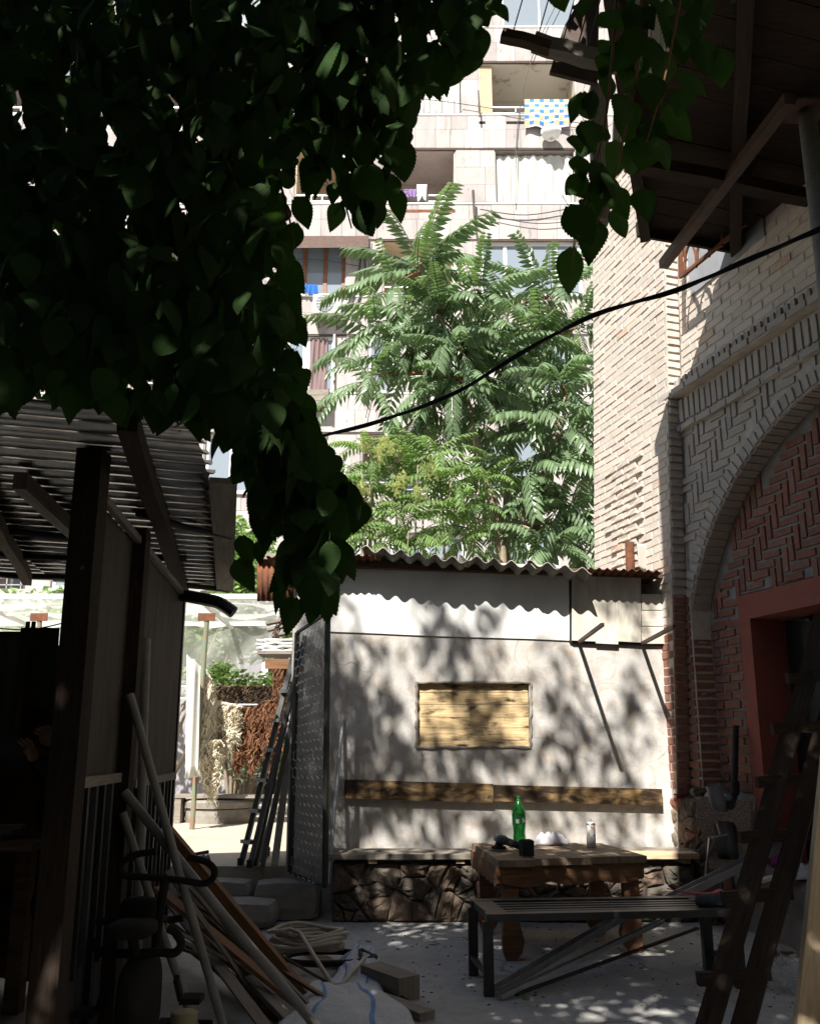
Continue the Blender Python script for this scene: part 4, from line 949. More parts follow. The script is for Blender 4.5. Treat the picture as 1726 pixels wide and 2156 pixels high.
for sh, e, h in (((PX - .05, PY - .17, 1.03), e1, h1), ((PX - .05, PY - .12, 1.02), e2, h2)):
    ch.append([((PX, PY, 1.0), .15), (sh, .065), (tuple((V(sh) + e) / 2 + V((.02, 0, -.05))), .05), (tuple(e), .043), (tuple(e.lerp(h, .5)), .038), (tuple(h), .026)])
for sx in (-.1, .1): ch.append([pel, ((PX - .08, PY + sx, .52), .09), ((PX - .45, PY + sx, .5), .065), ((PX - .47, PY + sx, .25), .05), ((PX - .47, PY + sx, .08), .04), ((PX - .6, PY + sx, .05), .04)])
skin('body', ch, M_shirt, per)
for h, dr, k in ((h1, (h1 - e1).normalized(), 0), (h2, (h2 - e2).normalized(), 1)):
    c = []; pm = h + dr * .05; c.append([(tuple(h), .024), (tuple(h + dr * .03), .032), (tuple(h + dr * .075), .03)]); sdv = V((.2, -1, .1)).cross(dr).normalized()
    for f in range(4):
        b = h + dr * .075 + sdv * (f - 1.5) * .019; L = (.055, .068, .072, .06)[f]; t1 = b + dr * L * .5; t2 = t1 + (dr * .6 + V((-.6, 0, .2 - k * .5))).normalized() * L * .5
        c.append([(tuple(h + dr * .075), .03), (tuple(b), .010), (tuple(t1), .009), (tuple(t2), .008)])
    tb = h + dr * .03 + sdv * .03; c.append([(tuple(h + dr * .03), .032), (tuple(tb), .012), (tuple(tb + dr * .035 + sdv * .015), .011), (tuple(tb + dr * .06), .009)])
    skin('hand', c, M_skin, per, 1)
m = MB(); m.lathe([(.01, -.02), (.07, .0), (.09, .06), (.085, .12), (.05, .165), (.01, .175)], (PX - .02, PY, 1.25), 14); part('hair', m, M_black, per, True)
tp = T('tablet', 'black tablet held up by the hand at the left picture edge', 'tablet', at(30, 1580, 4.5)); m = MB(); m.bar(at(2, 1550, 4.5), at(52, 1612, 4.52), .14, .010, (.3, -1, .2)); part('body', m, M_black, tp); m = MB(); m.bar(at(5, 1552, 4.492), at(48, 1606, 4.512), .12, .006, (.3, -1, .2)); part('screen', m, simple('grey_screen', (.06, .06, .06), None, 8, .2, bump=0), tp)
m = MB(); m.tube([at(55, 1562, 4.68), at(102, 1590, 4.68)], .005, 6); one('pencil', m, M_black, 'dark pencil pointing left in the raised hand', 'pencil')
# ================================================================== upper yard
def mk_film():
    t = NT('clear_plastic_film'); tr = t.N('BsdfTransparent'); tr.inputs[0].default_value = (.93, .94, .93, 1); tl = t.N('BsdfTranslucent'); tl.inputs[0].default_value = (.85, .85, .82, 1)
    co = t.coord('Position'); n = t.noise(co, 2.5, 6, .65, 1.); t.bump(t.noise(co, 6, 4, .6, 2), .5, .03); t.fin((.75, .75, .72), .25, 0, .5)
    m1 = t.N('MixShader'); m1.inputs[0].default_value = .5; t.L(t.b.outputs[0], m1.inputs[1]); t.L(tl.outputs[0], m1.inputs[2])
    m2 = t.N('MixShader'); t.L(t.ramp(n, [(.3, .30), (.7, .62)]), m2.inputs[0]); t.L(tr.outputs[0], m2.inputs[1]); t.L(m1.outputs[0], m2.inputs[2]); t.L(m2.outputs[0], t.out.inputs[0]); return t.m
M_film = mk_film(); M_film2 = M_film
grn = T('plastic_canopy', 'clear plastic film canopy on a white timber frame over the yard', 'canopy', (-3.2, 10.3, .37))
YN, YF = 10.9, 12.9; zn, zf = at(420, 1256, YN).z, at(420, 1314, YF).z; XA, XB = -7.5, -1.5
m = MB(); m.grid(lambda u, v: V((XA + (XB - XA) * u, YN + (YF - YN) * v, zn + (zf - zn) * v + .03 + .05 * math.sin(u * 31) * math.sin(v * 9.4) - .10 * math.sin(v * 9.42) ** 2)), 60, 24); part('film', m, M_film, grn, True)
for v in (0, 1): y = YN + (YF - YN) * v; z = zn + (zf - zn) * v; m = MB(); m.bar((XA, y, z), (XB, y, z), .05, .06); part('cross_bar', m, M_wframe, grn)
for u in (0, .3, .6, .8, 1): x = XA + (XB - XA) * u; m = MB(); m.bar((x, YN, zn - .055), (x, YF, zf - .055), .05, .05); part('rafter', m, M_wframe, grn)
for px0, py0, px1, py1, Y in ((436, 1300, 407, 1690, 11.0), (84, 1300, 60, 1700, 11.0)):
    A, B = at(px0, py0, Y), at(px1, py1, Y); m = MB(); m.tube([V((B.x, B.y, .37)), A.lerp(B, .5), A], .032, 10); po = part('pole', m, simple('green_pole' + str(px0), (.12, .22, .15), (.25, .13, .08), 5, .7), grn)
    m = MB(); m.bar(A + V((-.11, -.03, -.0)), A + V((.11, -.03, -.0)), .02, .10); part('rust_plate', m, M_rust, po)
m = MB(); PF = [(300, 1312), (605, 1312), (580, 1385), (530, 1412), (470, 1440), (430, 1462), (392, 1482), (300, 1482)]
c0 = [at(x, y, 12.9) for x, y in PF]
def film2(u, v):
    a = at(300 + 300 * u, 1312, 12.95); yb = 1482 - 100 * max(0, (u - .3) / .7) ** .8; b = at(300 + (285) * u, yb, 12.95); return a.lerp(b, v) + V((0, .05 * math.sin(u * 16 + v * 5), 0))
m.grid(film2, 40, 12); part('side_film', m, M_film, grn, True)
m = MB(); m.grid(lambda u, v: at(-80, 1300, 12.9).lerp(at(300, 1312, 12.9), u).lerp(at(-80, 1560, 12.9).lerp(at(300, 1482, 12.9), u), v) + V((0, .06 * math.sin(u * 20), 0)), 40, 10); part('side_film', m, M_film, grn, True)
# wool
def mk_wool(name, a, b):
    t = NT(name); at_ = t.N('Attribute', attribute_name='rnd'); t.fin(t.ramp(at_.outputs['Fac'], [(0, a), (.5, tuple((x + y) / 2 for x, y in zip(a, b))), (1, b)]), .9, 0, .1); return t.m
M_wc = mk_wool('cream_wool', (.80, .74, .60), (.64, .55, .39)); M_wb = mk_wool('rust_brown_wool', (.25, .125, .068), (.115, .055, .032)); M_wg = mk_wool('grey_brown_wool', (.24, .17, .12), (.12, .085, .06))
def fleece(px0, px1, pyt, prof, Y, n, mt, lb, seed, wd=.02, thick=.12):
    """prof(u) -> bottom pixel row at the fraction u across"""
    random.seed(seed); m = MB(); m.rv = .5
    for k in range(int(n * 3.4)):
        u = random.random(); px = px0 + (px1 - px0) * u; bot = prof(u); y0 = pyt(u) + (bot - pyt(u)) * random.choice([0, 0, U(0, .75)]); y1 = min(bot, y0 + (bot - pyt(u)) * U(.25, .55)) + U(-8, 8)
        A, B = at(px, y0, Y), at(px + U(-9, 9), y1, Y); dy = U(-thick, thick); ph = U(0, 6.28); am = U(.012, .04); fq = U(3, 7); w0 = wd * .5 * U(.5, 1.5); ns = 9
        m.rv = random.random(); vs = []
        tw = U(0, 3.14)
        for i in range(ns + 1):
            t = i / ns; p = A.lerp(B, t) + V((am * math.sin(fq * t * 3 + ph), dy * (1 - .4 * t) + am * math.cos(fq * t * 2.3 + ph), .012 * math.sin(9 * t + ph))); s = V((math.cos(tw + t * 2), math.sin(tw + t * 2), 0)) * w0 * (1 - .75 * t); vs += [p - s, p + s * .2 + V((0, -w0 * .5, 0)), p + s]
        fs = [(3 * i + a, 3 * i + a + 1, 3 * i + a + 4, 3 * i + a + 3) for i in range(ns) for a in (0, 1)]
        m.add(vs, fs)
    return one('wool_fleece', m, mt, lb, 'wool', 'washed fleeces drying in the yard', smooth=True)
fleece(414, 447, lambda u: 1405 + 60 * abs(u - .3), lambda u: 1600 + 90 * u, 11.2, 520, M_wc, 'long cream fleece hanging beside the white sheet', 51)
fleece(428, 462, lambda u: 1560, lambda u: 1706 - 90 * abs(u - .5) * 1.2, 11.15, 260, M_wc, 'cream wool tail trailing almost to the ground', 52)
fleece(445, 507, lambda u: 1475 + 14 * u, lambda u: 1625 - 60 * u, 11.5, 560, M_wc, 'curly cream fleece pegged next to the rust-brown one', 53)
fleece(497, 592, lambda u: 1484 + 8 * math.sin(u * 6), lambda u: 1655 - 45 * abs(math.sin(u * 8)) - 20 * u, 11.6, 900, M_wb, 'wide rust-brown fleece on the yard line', 54)
for k, (a, b) in enumerate([(458, 500), (502, 540), (543, 578)]):
    fleece(a, b, lambda u: 1446, lambda u: 1500, 12.2, 200, M_wg, ['leftmost grey-brown wool bundle on the rear line above the cream fleece', 'middle grey-brown wool bundle on the rear line', 'rightmost grey-brown wool bundle on the rear line near the ladder'][k], 60 + k, .018, .08)
fleece(582, 602, lambda u: 1405, lambda u: 1520, 10.4, 160, M_wb, 'narrow brown fleece hanging beside the ladder top', 66, .018, .08)
m = MB(); m.tube([at(380, 1470, 11.55), at(500, 1484, 11.55), at(620, 1484, 11.55)], .006, 5); one('drying_line', m, M_steel, 'front drying line holding the cream and rust fleeces', 'line')
m = MB(); m.tube([at(380, 1445, 12.2), at(500, 1447, 12.2), at(620, 1447, 12.2)], .006, 5); one('drying_line', m, M_steel, 'rear drying line holding the grey-brown wool bundles', 'line')
m = MB(); m.grid(lambda u, v: at(388 + 30 * u, 1640 - 4 * u, 10.7).lerp(at(401 + 20 * u - 8 * (u < .4), 1378 + 26 * u, 10.7), 1 - v) + V((0, .05 * math.sin(u * 9 + v), 0)), 16, 10, .004); one('white_sheet', m, M_curtain, 'white sheet hanging to a point beside the shed corner', 'sheet', smooth=True)
# well
wl_ = T('well_cover', 'round concrete well head with a heavy split lid in the yard', 'well', gz(464, 1728, .37)); c = gz(464, 1730, .37)
m = MB(); m.lathe([(.47, 0), (.48, .1), (.47, .18), (.40, .185)], c, 36); part('ring', m, M_conc, wl_); m = MB(); m.lathe([(.44, .187), (.50, .195), (.51, .27), (.49, .295), (.2, .31), (.01, .312)], c, 36); part('lid', m, M_conc, wl_)
sp = T('stone_stand', 'pinkish stone block with a rusty iron bracket beside the well', 'stone', gz(525, 1690, .37)); m = MB(); c = gz(518, 1688, .37); stone(m, c + V((.1, .1, .16)), (.45, .35, .32), .08); part('block', m, M_stone2, sp)
m = MB(); m.bar(c + V((-.15, -.12, .2)), c + V((-.15, -.12, .45)), .04, .04, (0, 1, 0)); part('post', m, M_rust, sp)
m = MB(); m.bar(c + V((-.17, -.12, .43)), c + V((.3, -.1, .43)), .04, .04); part('rail', m, M_rust, sp)
m = MB(); A = V((-3.4, 12.0, .72)); m.bar(A, A + V((1.8, -.1, 0)), .3, .04); lg = T('yard_bench', 'low plank bench under the drying fleeces', 'bench', (-2.5, 12, .37)); part('plank', m, M_wold, lg)
for x in (-3.1, -1.9): m = MB(); m.bb(x - .04, x + .04, 11.85, 12.1, .371, .70); part('leg', m, M_wold, lg)
# bushes, made of small leaves
def leafmass(centers, n, s, mt, seed):
    rs = np.random.RandomState(seed); m = MB(); random.seed(seed)
    for (c, rad) in centers:
        for k in range(n):
            d = V(rs.normal(size=3)).normalized() * rad * (rs.rand() ** .4); p = V(c) + V((d.x, d.y, d.z * .85)); q = Euler((U(-1, 1), U(-1, 1), U(0, 6.28))).to_matrix(); L = s * U(.7, 1.3); m.rv = random.random()
            m.add([p + q @ V(v) * L for v in ((0, 0, 0), (-.28, .4, .06), (0, .45, -.03), (.28, .4, .06), (0, 1, -.08))], [(0, 2, 1), (0, 3, 2), (1, 2, 4), (2, 3, 4)])
    return m
def bush(name, lb, cat, stems, centers, n, s, mt, seed):
    b = T(name, lb, cat, stems[0]); 
    for (c, rad) in centers[:6]: m = MB(); limb(m, stems[0], c, .03, .01); part('stem', m, M_bark, b)
    part('crown', leafmass(centers, n, s, mt, seed), mt, b, kind='stuff')
bush('leafy_tree', 'broad-leaved green tree behind the plastic canopy', 'tree', [V((-4.2, 14.5, .37))], [(at(x, y, Y), r) for x, y, Y, r in [(400, 1360, 14.5, .6), (460, 1350, 14.5, .6), (520, 1340, 14.2, .5), (430, 1410, 14.6, .6), (520, 1210, 13.6, .55), (530, 1175, 13.8, .5), (505, 1250, 13.6, .5), (560, 1330, 14.5, .6), (340, 1340, 14.5, .7), (510, 1140, 14, .5), (250, 1330, 15, .9), (80, 1320, 15, .9), (160, 1330, 15, .9)]], 330, .16, M_shrub, 71)
bush('climbing_vine', 'bright green vine leaves above the grey wool bundles', 'vine', [V((-2.6, 12.9, .37))], [(at(x, y, 12.8), r) for x, y, r in [(455, 1425, .18), (480, 1430, .2), (510, 1440, .16), (545, 1435, .16), (575, 1438, .18), (440, 1440, .18), (468, 1408, .14)]], 70, .11, M_shrub, 72)
bush('low_bush', 'low dark bush behind the hanging fleeces', 'bush', [V((-2.5, 13.2, .37))], [(at(x, y, 13), r) for x, y, r in [(470, 1600, .35), (520, 1610, .35), (560, 1600, .3), (480, 1560, .3), (540, 1560, .3), (590, 1600, .3)]], 180, .10, M_ail, 73)
gs = T('grey_house', 'grey rendered house wall with a dark doorway behind the fleeces', 'house', at(520, 1640, 17)); M_lil = simple('lilac_grey_render', (.30, .285, .31), (.24, .225, .25), 3, .9)
x0, x1 = at(330, 1500, 17).x, at(720, 1500, 17).x; m = MB(); m.bb(x0, x1, 17, 17.3, .37, at(500, 1340, 17).z); part('wall', m, M_lil, gs)
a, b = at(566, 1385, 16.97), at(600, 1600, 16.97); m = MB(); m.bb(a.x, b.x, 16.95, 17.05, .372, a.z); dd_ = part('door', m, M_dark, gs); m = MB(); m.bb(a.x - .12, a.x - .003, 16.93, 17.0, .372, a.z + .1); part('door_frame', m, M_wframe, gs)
# low garden wall closing the yard
m = MB(); m.bb(-12, -1, 18.5, 18.8, .37, 2.2); one('garden_wall', m, M_bwall, 'plain low wall closing the far end of the yard', 'wall')
# ================================================================== things between hut and yard
rs_ = T('rusty_sheet', 'rust-red corrugated iron sheet standing behind the ladder top', 'sheet', at(600, 1262, 8.7)); m = MB()
m.grid(lambda u, v: at(541 + 110 * u, 1178 + 0 * u, 8.7).lerp(at(541 + 110 * u, 1266, 8.7), v) + V((0, .012 * math.sin(u * 60), 0)), 60, 2, .003); part('sheet', m, M_rust, rs_, True)
A = at(541, 1172, 8.66); m = MB(); m.bar(A, at(648, 1172, 8.66), .06, .06); part('top_rail', m, M_wold, rs_)
for x in (640,): m = MB(); p = at(x, 1220, 8.74); m.bar((p.x, 8.76, .37), (p.x, 8.76, p.z + .2), .07, .05); part('post', m, M_wold, rs_)
sh = T('storage_shelf', 'wall shelf of old boards bolted to the hut corner above the ladder', 'shelf', at(600, 1395, 8.0))
m = MB(); m.bar(at(548, 1378, 8.0), at(625, 1378, 8.0), .35, .03); part('shelf_board', m, M_wold, sh); m = MB(); m.bar(at(558, 1398, 7.85), at(612, 1398, 7.85), .02, .09); part('front_board', m, M_wbrown, sh)
m = MB(); p = at(600, 1400, 8.0); m.bar(V((p.x + .1, 8.05, .37)), V((p.x + .1, 8.05, p.z)), .07, .07); part('post', m, M_wold, sh)
m = MB(); p0_ = at(590, 1385, 8.0)
for k in range(4): z = .05 + .035 * k; m.tube([p0_ + V((.22 * math.cos(a) + U(-.01, .01), .15 * math.sin(a), z + U(-.01, .01))) for a in [i * .35 for i in range(18)]], .012, 6, closed=True)
one('cable_coil', m, M_wframe, 'coil of white cable lying on the hut-corner shelf', 'coil')
random.seed(8)
for k in range(5):
    m = MB(); y = 1352 - 13 * k; m.bar(at(560 + U(0, 20), y + 14, 8.05), at(640 + U(-5, 10), y + U(-6, 6), 8.05), .12, .022); one('stacked_board', m, M_wold, ['lowest', 'second', 'third', 'fourth', 'topmost'][k] + ' of the old boards piled above the white cable coil', 'board', 'boards piled at the hut corner')
m = MB()
for k in range(7): c = at(618, 1335, 8.0); r = U(.14, .2); m.tube([c + V((r * math.cos(a), U(-.05, .05), r * .8 * math.sin(a) + U(-.02, .02))) for a in [i * .5 for i in range(13)]], .006, 5, closed=True)
one('wire_tangle', m, M_rust2, 'tangle of rusty wire hung at the hut corner', 'wire')
M_alu_shade = simple('shaded_aluminium', (.20, .205, .20), (.13, .135, .13), 9, .5, .5, bump=.1)  # aluminium darkened so the ladder shows its shaded side
def stepladder():
    t = T('aluminium_ladder', 'folded aluminium stepladder leaning at the hut corner', 'ladder', gz(515, 1832, .37))
    b0, t0 = gz(507, 1822, .37), at(628, 1342, 7.72); off = V((.10, -.12, 0))
    for o, tt in ((V((0, 0, 0)), 1.), (off, 1.)): m = MB(); m.bar(b0 + o, b0.lerp(t0, tt) + o * .75, 0.04, .085, (0, 1, 0)); part('rail', m, M_alu_shade, t)
    b2 = gz(537, 1822, .37); t2 = b0.lerp(t0, .93)
    for o in (V((0, .05, 0)), off * .8): m = MB(); m.bar(b2 + o, t2 + o + V((.03, .02, 0)), 0.034, .065, (0, 1, 0)); part('rear_rail', m, M_alu_shade, t)
    for k in range(6): c = b0.lerp(t0, .1 + .13 * k); m = MB(); m.bar(c + V((-.02, 0, 0)), c + off * .95 + V((-.01, 0, 0)), .085, .03); part('step', m, M_alu_shade, t)
    for q in (b0, b0 + off, b2): m = MB(); m.box(q + V((0, 0, .03)), (.045, .09, .06)); part('foot', m, M_black, t)
stepladder()
for (a, b, Y, r, mt, lb) in (((556, 1800), (628, 1485), 8.0, .013, M_wpale, 'thin round pole leaning behind the aluminium ladder'), ((548, 1808), (622, 1500), 7.85, .02, M_wold, 'thicker round pole leaning just behind the aluminium ladder'), ((560, 1790), (640, 1440), 8.1, .009, M_wpale, 'very thin cane leaning behind the ladder poles')):
    A = gz(a[0], a[1] + 8, .37); m = MB(); m.tube([A, at(b[0], b[1], Y)], r, 8); one('leaning_pole', m, mt, lb, 'pole')
m = MB(); m.bar(gz(578, 1822, .37), at(612, 1560, 7.95), .06, .025, (0, 1, 0)); one('leaning_board', m, M_wwhite, 'pale narrow board leaning between ladder and wire gate', 'board')
m = MB(); c = gz(554, 1806, .37); stone(m, c + V((0, 0, .05)), (.12, .1, .1), .1); one('yard_stone', m, M_stone, 'fist-sized stone at the foot of the ladder', 'stone')
# wire gate
gate = T('wire_gate', 'open chicken-wire gate with a dark steel frame at the hut corner', 'gate', gz(650, 1880, .2))
gA, gB = at(690, 1290, 6.95), at(684, 1868, 6.95); gC, gD = at(626, 1332, 7.5), at(611, 1838, 7.5)
for nm, a, b in (('post', gA, gB), ('hinge_post', gC, gD), ('top_rail', gA, gC), ('bottom_rail', gB, gD)): m = MB(); m.bar(a, b, .034 if 'post' in nm else .022, .034 if 'post' in nm else .022, (.6, .8, 0) if 'post' in nm else (0, 0, 1)); part(nm, m, simple('dark_green_steel', (.02, .03, .024), (.03, .03, .025), 8, .6) if 'dark_green_steel' not in MATS else MATS['dark_green_steel'], gate)
m = MB(); gw = (gC - gA).length; gh = (gA - gB).length; cs = .05; nx, ny = int(gw / (cs * .866 * 2)) + 1, int(gh / (cs * 1.5))
random.seed(12)
def gpt(x, y):
    u, v = min(max(x / gw, 0), 1), min(max(y / gh, 0), 1); p = gA.lerp(gC, u).lerp(gB.lerp(gD, u), v); return p + V((.02 * math.sin(v * 14 + u * 3) * u, -.03 * math.sin(u * 3.1) * (1 + .5 * math.sin(v * 9)), 0))
for j in range(ny + 1):
    for i in range(nx + 1):
        cx = (i + .5 * (j % 2)) * cs * 1.732; cy = j * cs * 1.5; jx, jy = U(-.006, .006), U(-.006, .006)
        h = [gpt(cx + cs * math.sin(a * math.pi / 3) + jx, cy - cs * math.cos(a * math.pi / 3) + jy) for a in (0, 1, 2, 3)]
        for a, b in zip(h, h[1:]):
            if (a - b).length > .004: m.tube([a, b], .0028, 3, False)
part('wire_mesh', m, M_steel, gate, kind='stuff')
m = MB(); m.tube([gz(690, 1862, .3), at(722, 1508, WY - .03)], .016, 10); one('grey_tube', m, M_steel, 'grey metal tube leaning on the white wall behind the wire gate', 'tube')
m = MB(); m.bar(gz(645, 1848, .3) , gz(658, 1940, .0) + V((0, 0, .02)), .075, .025, (0, -1, .4)); one('sloping_plank', m, M_wold, 'short grey plank propped below the wire gate', 'plank')
m = MB(); m.tube([gz(614, 1912, .035), gz(705, 1905, .035)], .034, 12); one('plastic_pipe', m, simple('grey_plastic', (.14, .145, .155), None, 8, .5), 'short grey plastic pipe lying at the foot of the steps', 'pipe')
# chimney pipes on and behind the hut roof
for px, y0, y1, Y, lb in ((1325, 1142, 1196, 7.9, 'rusty stove pipe at the right end of the hut roof'), (688, 1098, 1160, 8.4, 'rusty stove pipe at the left end of the hut roof')):
    A, B = at(px, y1, Y), at(px, y0, Y); m = MB(); m.tube([A + V((0, 0, -.25)), B], .042, 14, True); one('stove_pipe', m, M_rust, lb, 'pipe')
rag('roof_tarpaulin', 1342, 1145, 1394, 1200, 7.75, (.55, .53, .48), 'crumpled pale tarpaulin on the hut roof against the brick pier', 'tarpaulin', 1)
# ================================================================== table and what is on it
TZ = .63; FL, BL, BR, FRr = [gz(x, y, TZ) for x, y in [(1049, 1812), (991, 1775), (1268, 1776), (1362, 1802)]]
tb = T('rustic_table', 'rustic wooden table with scalloped apron and carved legs by the wall bench', 'table', ((FL.x + BR.x) / 2, (FL.y + BR.y) / 2, 0))
cuts = [0, .235, .44, .625, .81, 1]; random.seed(14)
for a, b in zip(cuts, cuts[1:]):
    q = [FL.lerp(FRr, a + .004), FL.lerp(FRr, b - .004), BL.lerp(BR, b - .004), BL.lerp(BR, a + .004)]; h = V((0, 0, U(-.003, .003)))
    A, B = (q[0] + q[1]) / 2 + h, (q[3] + q[2]) / 2 + h; m = MB(); m.bar(A + V((0, 0, -.022)), B + V((0, 0, -.022)), (q[1] - q[0]).length * .985, .044, w2=(q[2] - q[3]).length * .985); part('top_plank', m, M_wgrey, tb)
def apron(A, B, d, nsc, nm='apron'):
    m = MB(); n = 40; ax = (B - A); top = [A + ax * (i / n) for i in range(n + 1)]
    nn = V((-ax.y, ax.x, 0)).normalized() * .028
    for i in range(n):
        f = lambda t: d * (.78 + .22 * abs(math.sin(t * nsc * math.pi)))
        p, q = top[i], top[i + 1]; p2, q2 = p - V((0, 0, f(i / n))), q - V((0, 0, f((i + 1) / n))); m.hexa([p2, q2, q2 + nn, p2 + nn, p, q, q + nn, p + nn])
    part(nm, m, M_wbrown, tb)
dn = V((0, 0, -.046)); ins = .035
apron(FL.lerp(FRr, .02) + dn + V((0, .03, 0)), FL.lerp(FRr, .98) + dn + V((0, .03, 0)), .13, 3); apron(FL.lerp(BL, .03) + dn + V((.02, 0, 0)), FL.lerp(BL, .97) + dn + V((.02, 0, 0)), .13, 7)
apron(FRr.lerp(BR, .03) + dn + V((-.05, 0, 0)), FRr.lerp(BR, .97) + dn + V((-.05, 0, 0)), .13, 5); apron(BL.lerp(BR, .02) + dn + V((0, -.06, 0)), BL.lerp(BR, .98) + dn + V((0, -.06, 0)), .12, 3)
LP = [(-.055, .585), (-.06, .40), (-.058, .25), (-.066, .14), (-.06, .04), (-.045, .003), (.02, .003), (.062, .05), (.078, .12), (.06, .19), (.04, .26), (.045, .40), (.05, .585)]
for (c, sg) in ((FL.lerp(BR, .10) + V((.0, .02, 0)), 1), (FRr.lerp(BL, .10), -1), (BL.lerp(FRr, .10), 1), (BR.lerp(FL, .10), -1)):
    m = MB(); pts = [V((c.x + sg * x, c.y - .04, z)) for x, z in LP]; n = len(pts); o = V((0, .085, 0)); L2 = [V((c.x + sg * x, c.y + .045, z)) for x, z in LP]
    md = lambda zz: (V((c.x - sg * .055, 0, zz)))
    rows = [(.003, -.045, .02), (.05, -.062, .062), (.12, -.065, .078), (.19, -.062, .06), (.26, -.058, .04), (.40, -.06, .045), (.584, -.055, .05)]
    for (z0, a0, b0), (z1, a1, b1) in zip(rows, rows[1:]):
        m.hexa([V((c.x + sg * a0, c.y - .04, z0)), V((c.x + sg * b0, c.y - .04, z0)), V((c.x + sg * b0, c.y + .045, z0)), V((c.x + sg * a0, c.y + .045, z0)), V((c.x + sg * a1, c.y - .04, z1)), V((c.x + sg * b1, c.y - .04, z1)), V((c.x + sg * b1, c.y + .045, z1)), V((c.x + sg * a1, c.y + .045, z1))])
    part('leg', m, M_wbrown, tb)
# angle grinder
M_teal = simple('teal_tool_plastic', (.035, .075, .085), (.025, .055, .065), 20, .45, bump=.1); M_rub = simple('black_rubber', (.012, .012, .012), (.02, .02, .02), 30, .7, bump=.2)
gd = T('angle_grinder', 'teal and black cordless angle grinder lying on the table', 'grinder', gz(1085, 1795, TZ))
hd = gz(1050, 1789, TZ + .005); m = MB(); m.lathe([(.01, .0), (.062, .0), (.063, .004), (.01, .005)], hd, 28); part('disc', m, simple('sanding_disc', (.42, .42, .41)), gd)
m = MB(); m.lathe([(.01, .006), (.052, .006), (.054, .02), (.03, .028), (.022, .05), (.02, .06), (.005, .06)], hd, 24); part('backing_pad', m, M_rub, gd, True)
hz = hd + V((0, 0, .075)); bt = gz(1110, 1806, TZ) + V((0, .03, .055)); ax = (bt - hz).normalized()
m = MB(); m.tube([hz - ax * .035, hz - ax * .03, hz, hz + ax * .025], [.018, .027, .03, .03], 14); part('gear_head', m, M_steel, gd, True)
m = MB(); m.tube([hz + ax * .02, hz + ax * .03, hz + ax * .085, hz + ax * .095, hz + ax * .15, bt - ax * .03], [.028, .033, .034, .027, .023, .024], 14); part('body', m, M_teal, gd, True)
m = MB(); m.tube([hz + ax * .10, hz + ax * .15, bt - ax * .05], [.029, .0255, .0245], 14); part('grip', m, M_rub, gd, True)
R = ax.to_track_quat('X', 'Z').to_matrix(); m = MB(); m.box(bt + V((0, 0, .002)), (.062, .082, .10), R); m.box(bt + ax * .033, (.01, .07, .088), R); part('battery', m, M_rub, gd)
for k in range(4): m = MB(); m.box(bt + R @ V((-.02 + k * .013, -.0, .053)), (.005, .07, .008), R); part('battery_rib', m, M_rub, gd)
# bottle
def textmesh(s, size):
    cu = bpy.data.curves.new('t', 'FONT'); cu.body = s; cu.size = size; cu.align_x = 'CENTER'; cu.align_y = 'CENTER'; o = bpy.data.objects.new('t', cu); COL.objects.link(o); bpy.context.view_layer.update()
    me = bpy.data.meshes.new_from_object(o); bpy.data.objects.remove(o); v = [tuple(p.co) for p in me.vertices]; f = [tuple(p.vertices) for p in me.polygons]; bpy.data.meshes.remove(me); return v, f
def wrap(nm, s, size, c, r, z, a0, mt, par, rotz=0):
    v, f = textmesh(s, size); m = MB(); cr, sr = math.cos(rotz), math.sin(rotz); out = []
    for x, y, _ in v:
        x, y = x * cr - y * sr, x * sr + y * cr; a = a0 + x / r; out.append(V((c.x + r * math.sin(a), c.y - r * math.cos(a), c.z + z + y)))
    m.add(out, f); part(nm, m, mt, par)
def mk_bottle():
    t = NT('green_pet'); b = t.b; b.inputs['Base Color'].default_value = (.03, .24, .05, 1); b.inputs['Roughness'].default_value = .12; b.inputs['Transmission Weight'].default_value = .75; b.inputs['IOR'].default_value = 1.25; return t.m
M_pet = mk_bottle(); bc = V((at(1093, 1760, 6.78).x, 6.78, TZ)); bo = T('soda_bottle', 'large green plastic soda bottle standing on the table', 'bottle', bc)
m = MB(); m.lathe([(.03, .002), (.046, .004), (.05, .02), (.048, .05), (.045, .09), (.048, .13), (.051, .15), (.051, .225), (.047, .25), (.036, .285), (.022, .315), (.015, .328), (.014, .34)], bc, 28); part('body', m, M_pet, bo, True)
m = MB(); m.lathe([(.016, .338), (.0165, .34), (.0165, .358), (.003, .36)], bc, 18); part('cap', m, simple('green_cap', (.015, .10, .03), None, 10, .5, bump=0), bo)
M_lab = simple('green_label', (.01, .09, .025), (.01, .07, .02), 20, .35, bump=0); m = MB(); sg = 28
m.lathe([(.0517, .150), (.052, .152), (.052, .222), (.0517, .224)], bc, 28); part('label', m, M_lab, bo, True)
M_ink = simple('white_ink', (.6, .65, .6), (.55, .6, .55), 20, .5, bump=0); wrap('lettering', 'Sprite', .042, bc, .0526, .188, 1.35, M_ink, bo, .15)
m = MB(); 
for k in range(6): a0 = -.55 + .08 * k; a1 = a0 + .05; m.quad(*[V((bc.x + .0526 * math.sin(a), bc.y - .0526 * math.cos(a), bc.z + z)) for a, z in ((a0, .16), (a1, .16), (a1, .19), (a0, .19))])
part('barcode', m, M_ink, bo, kind='stuff')
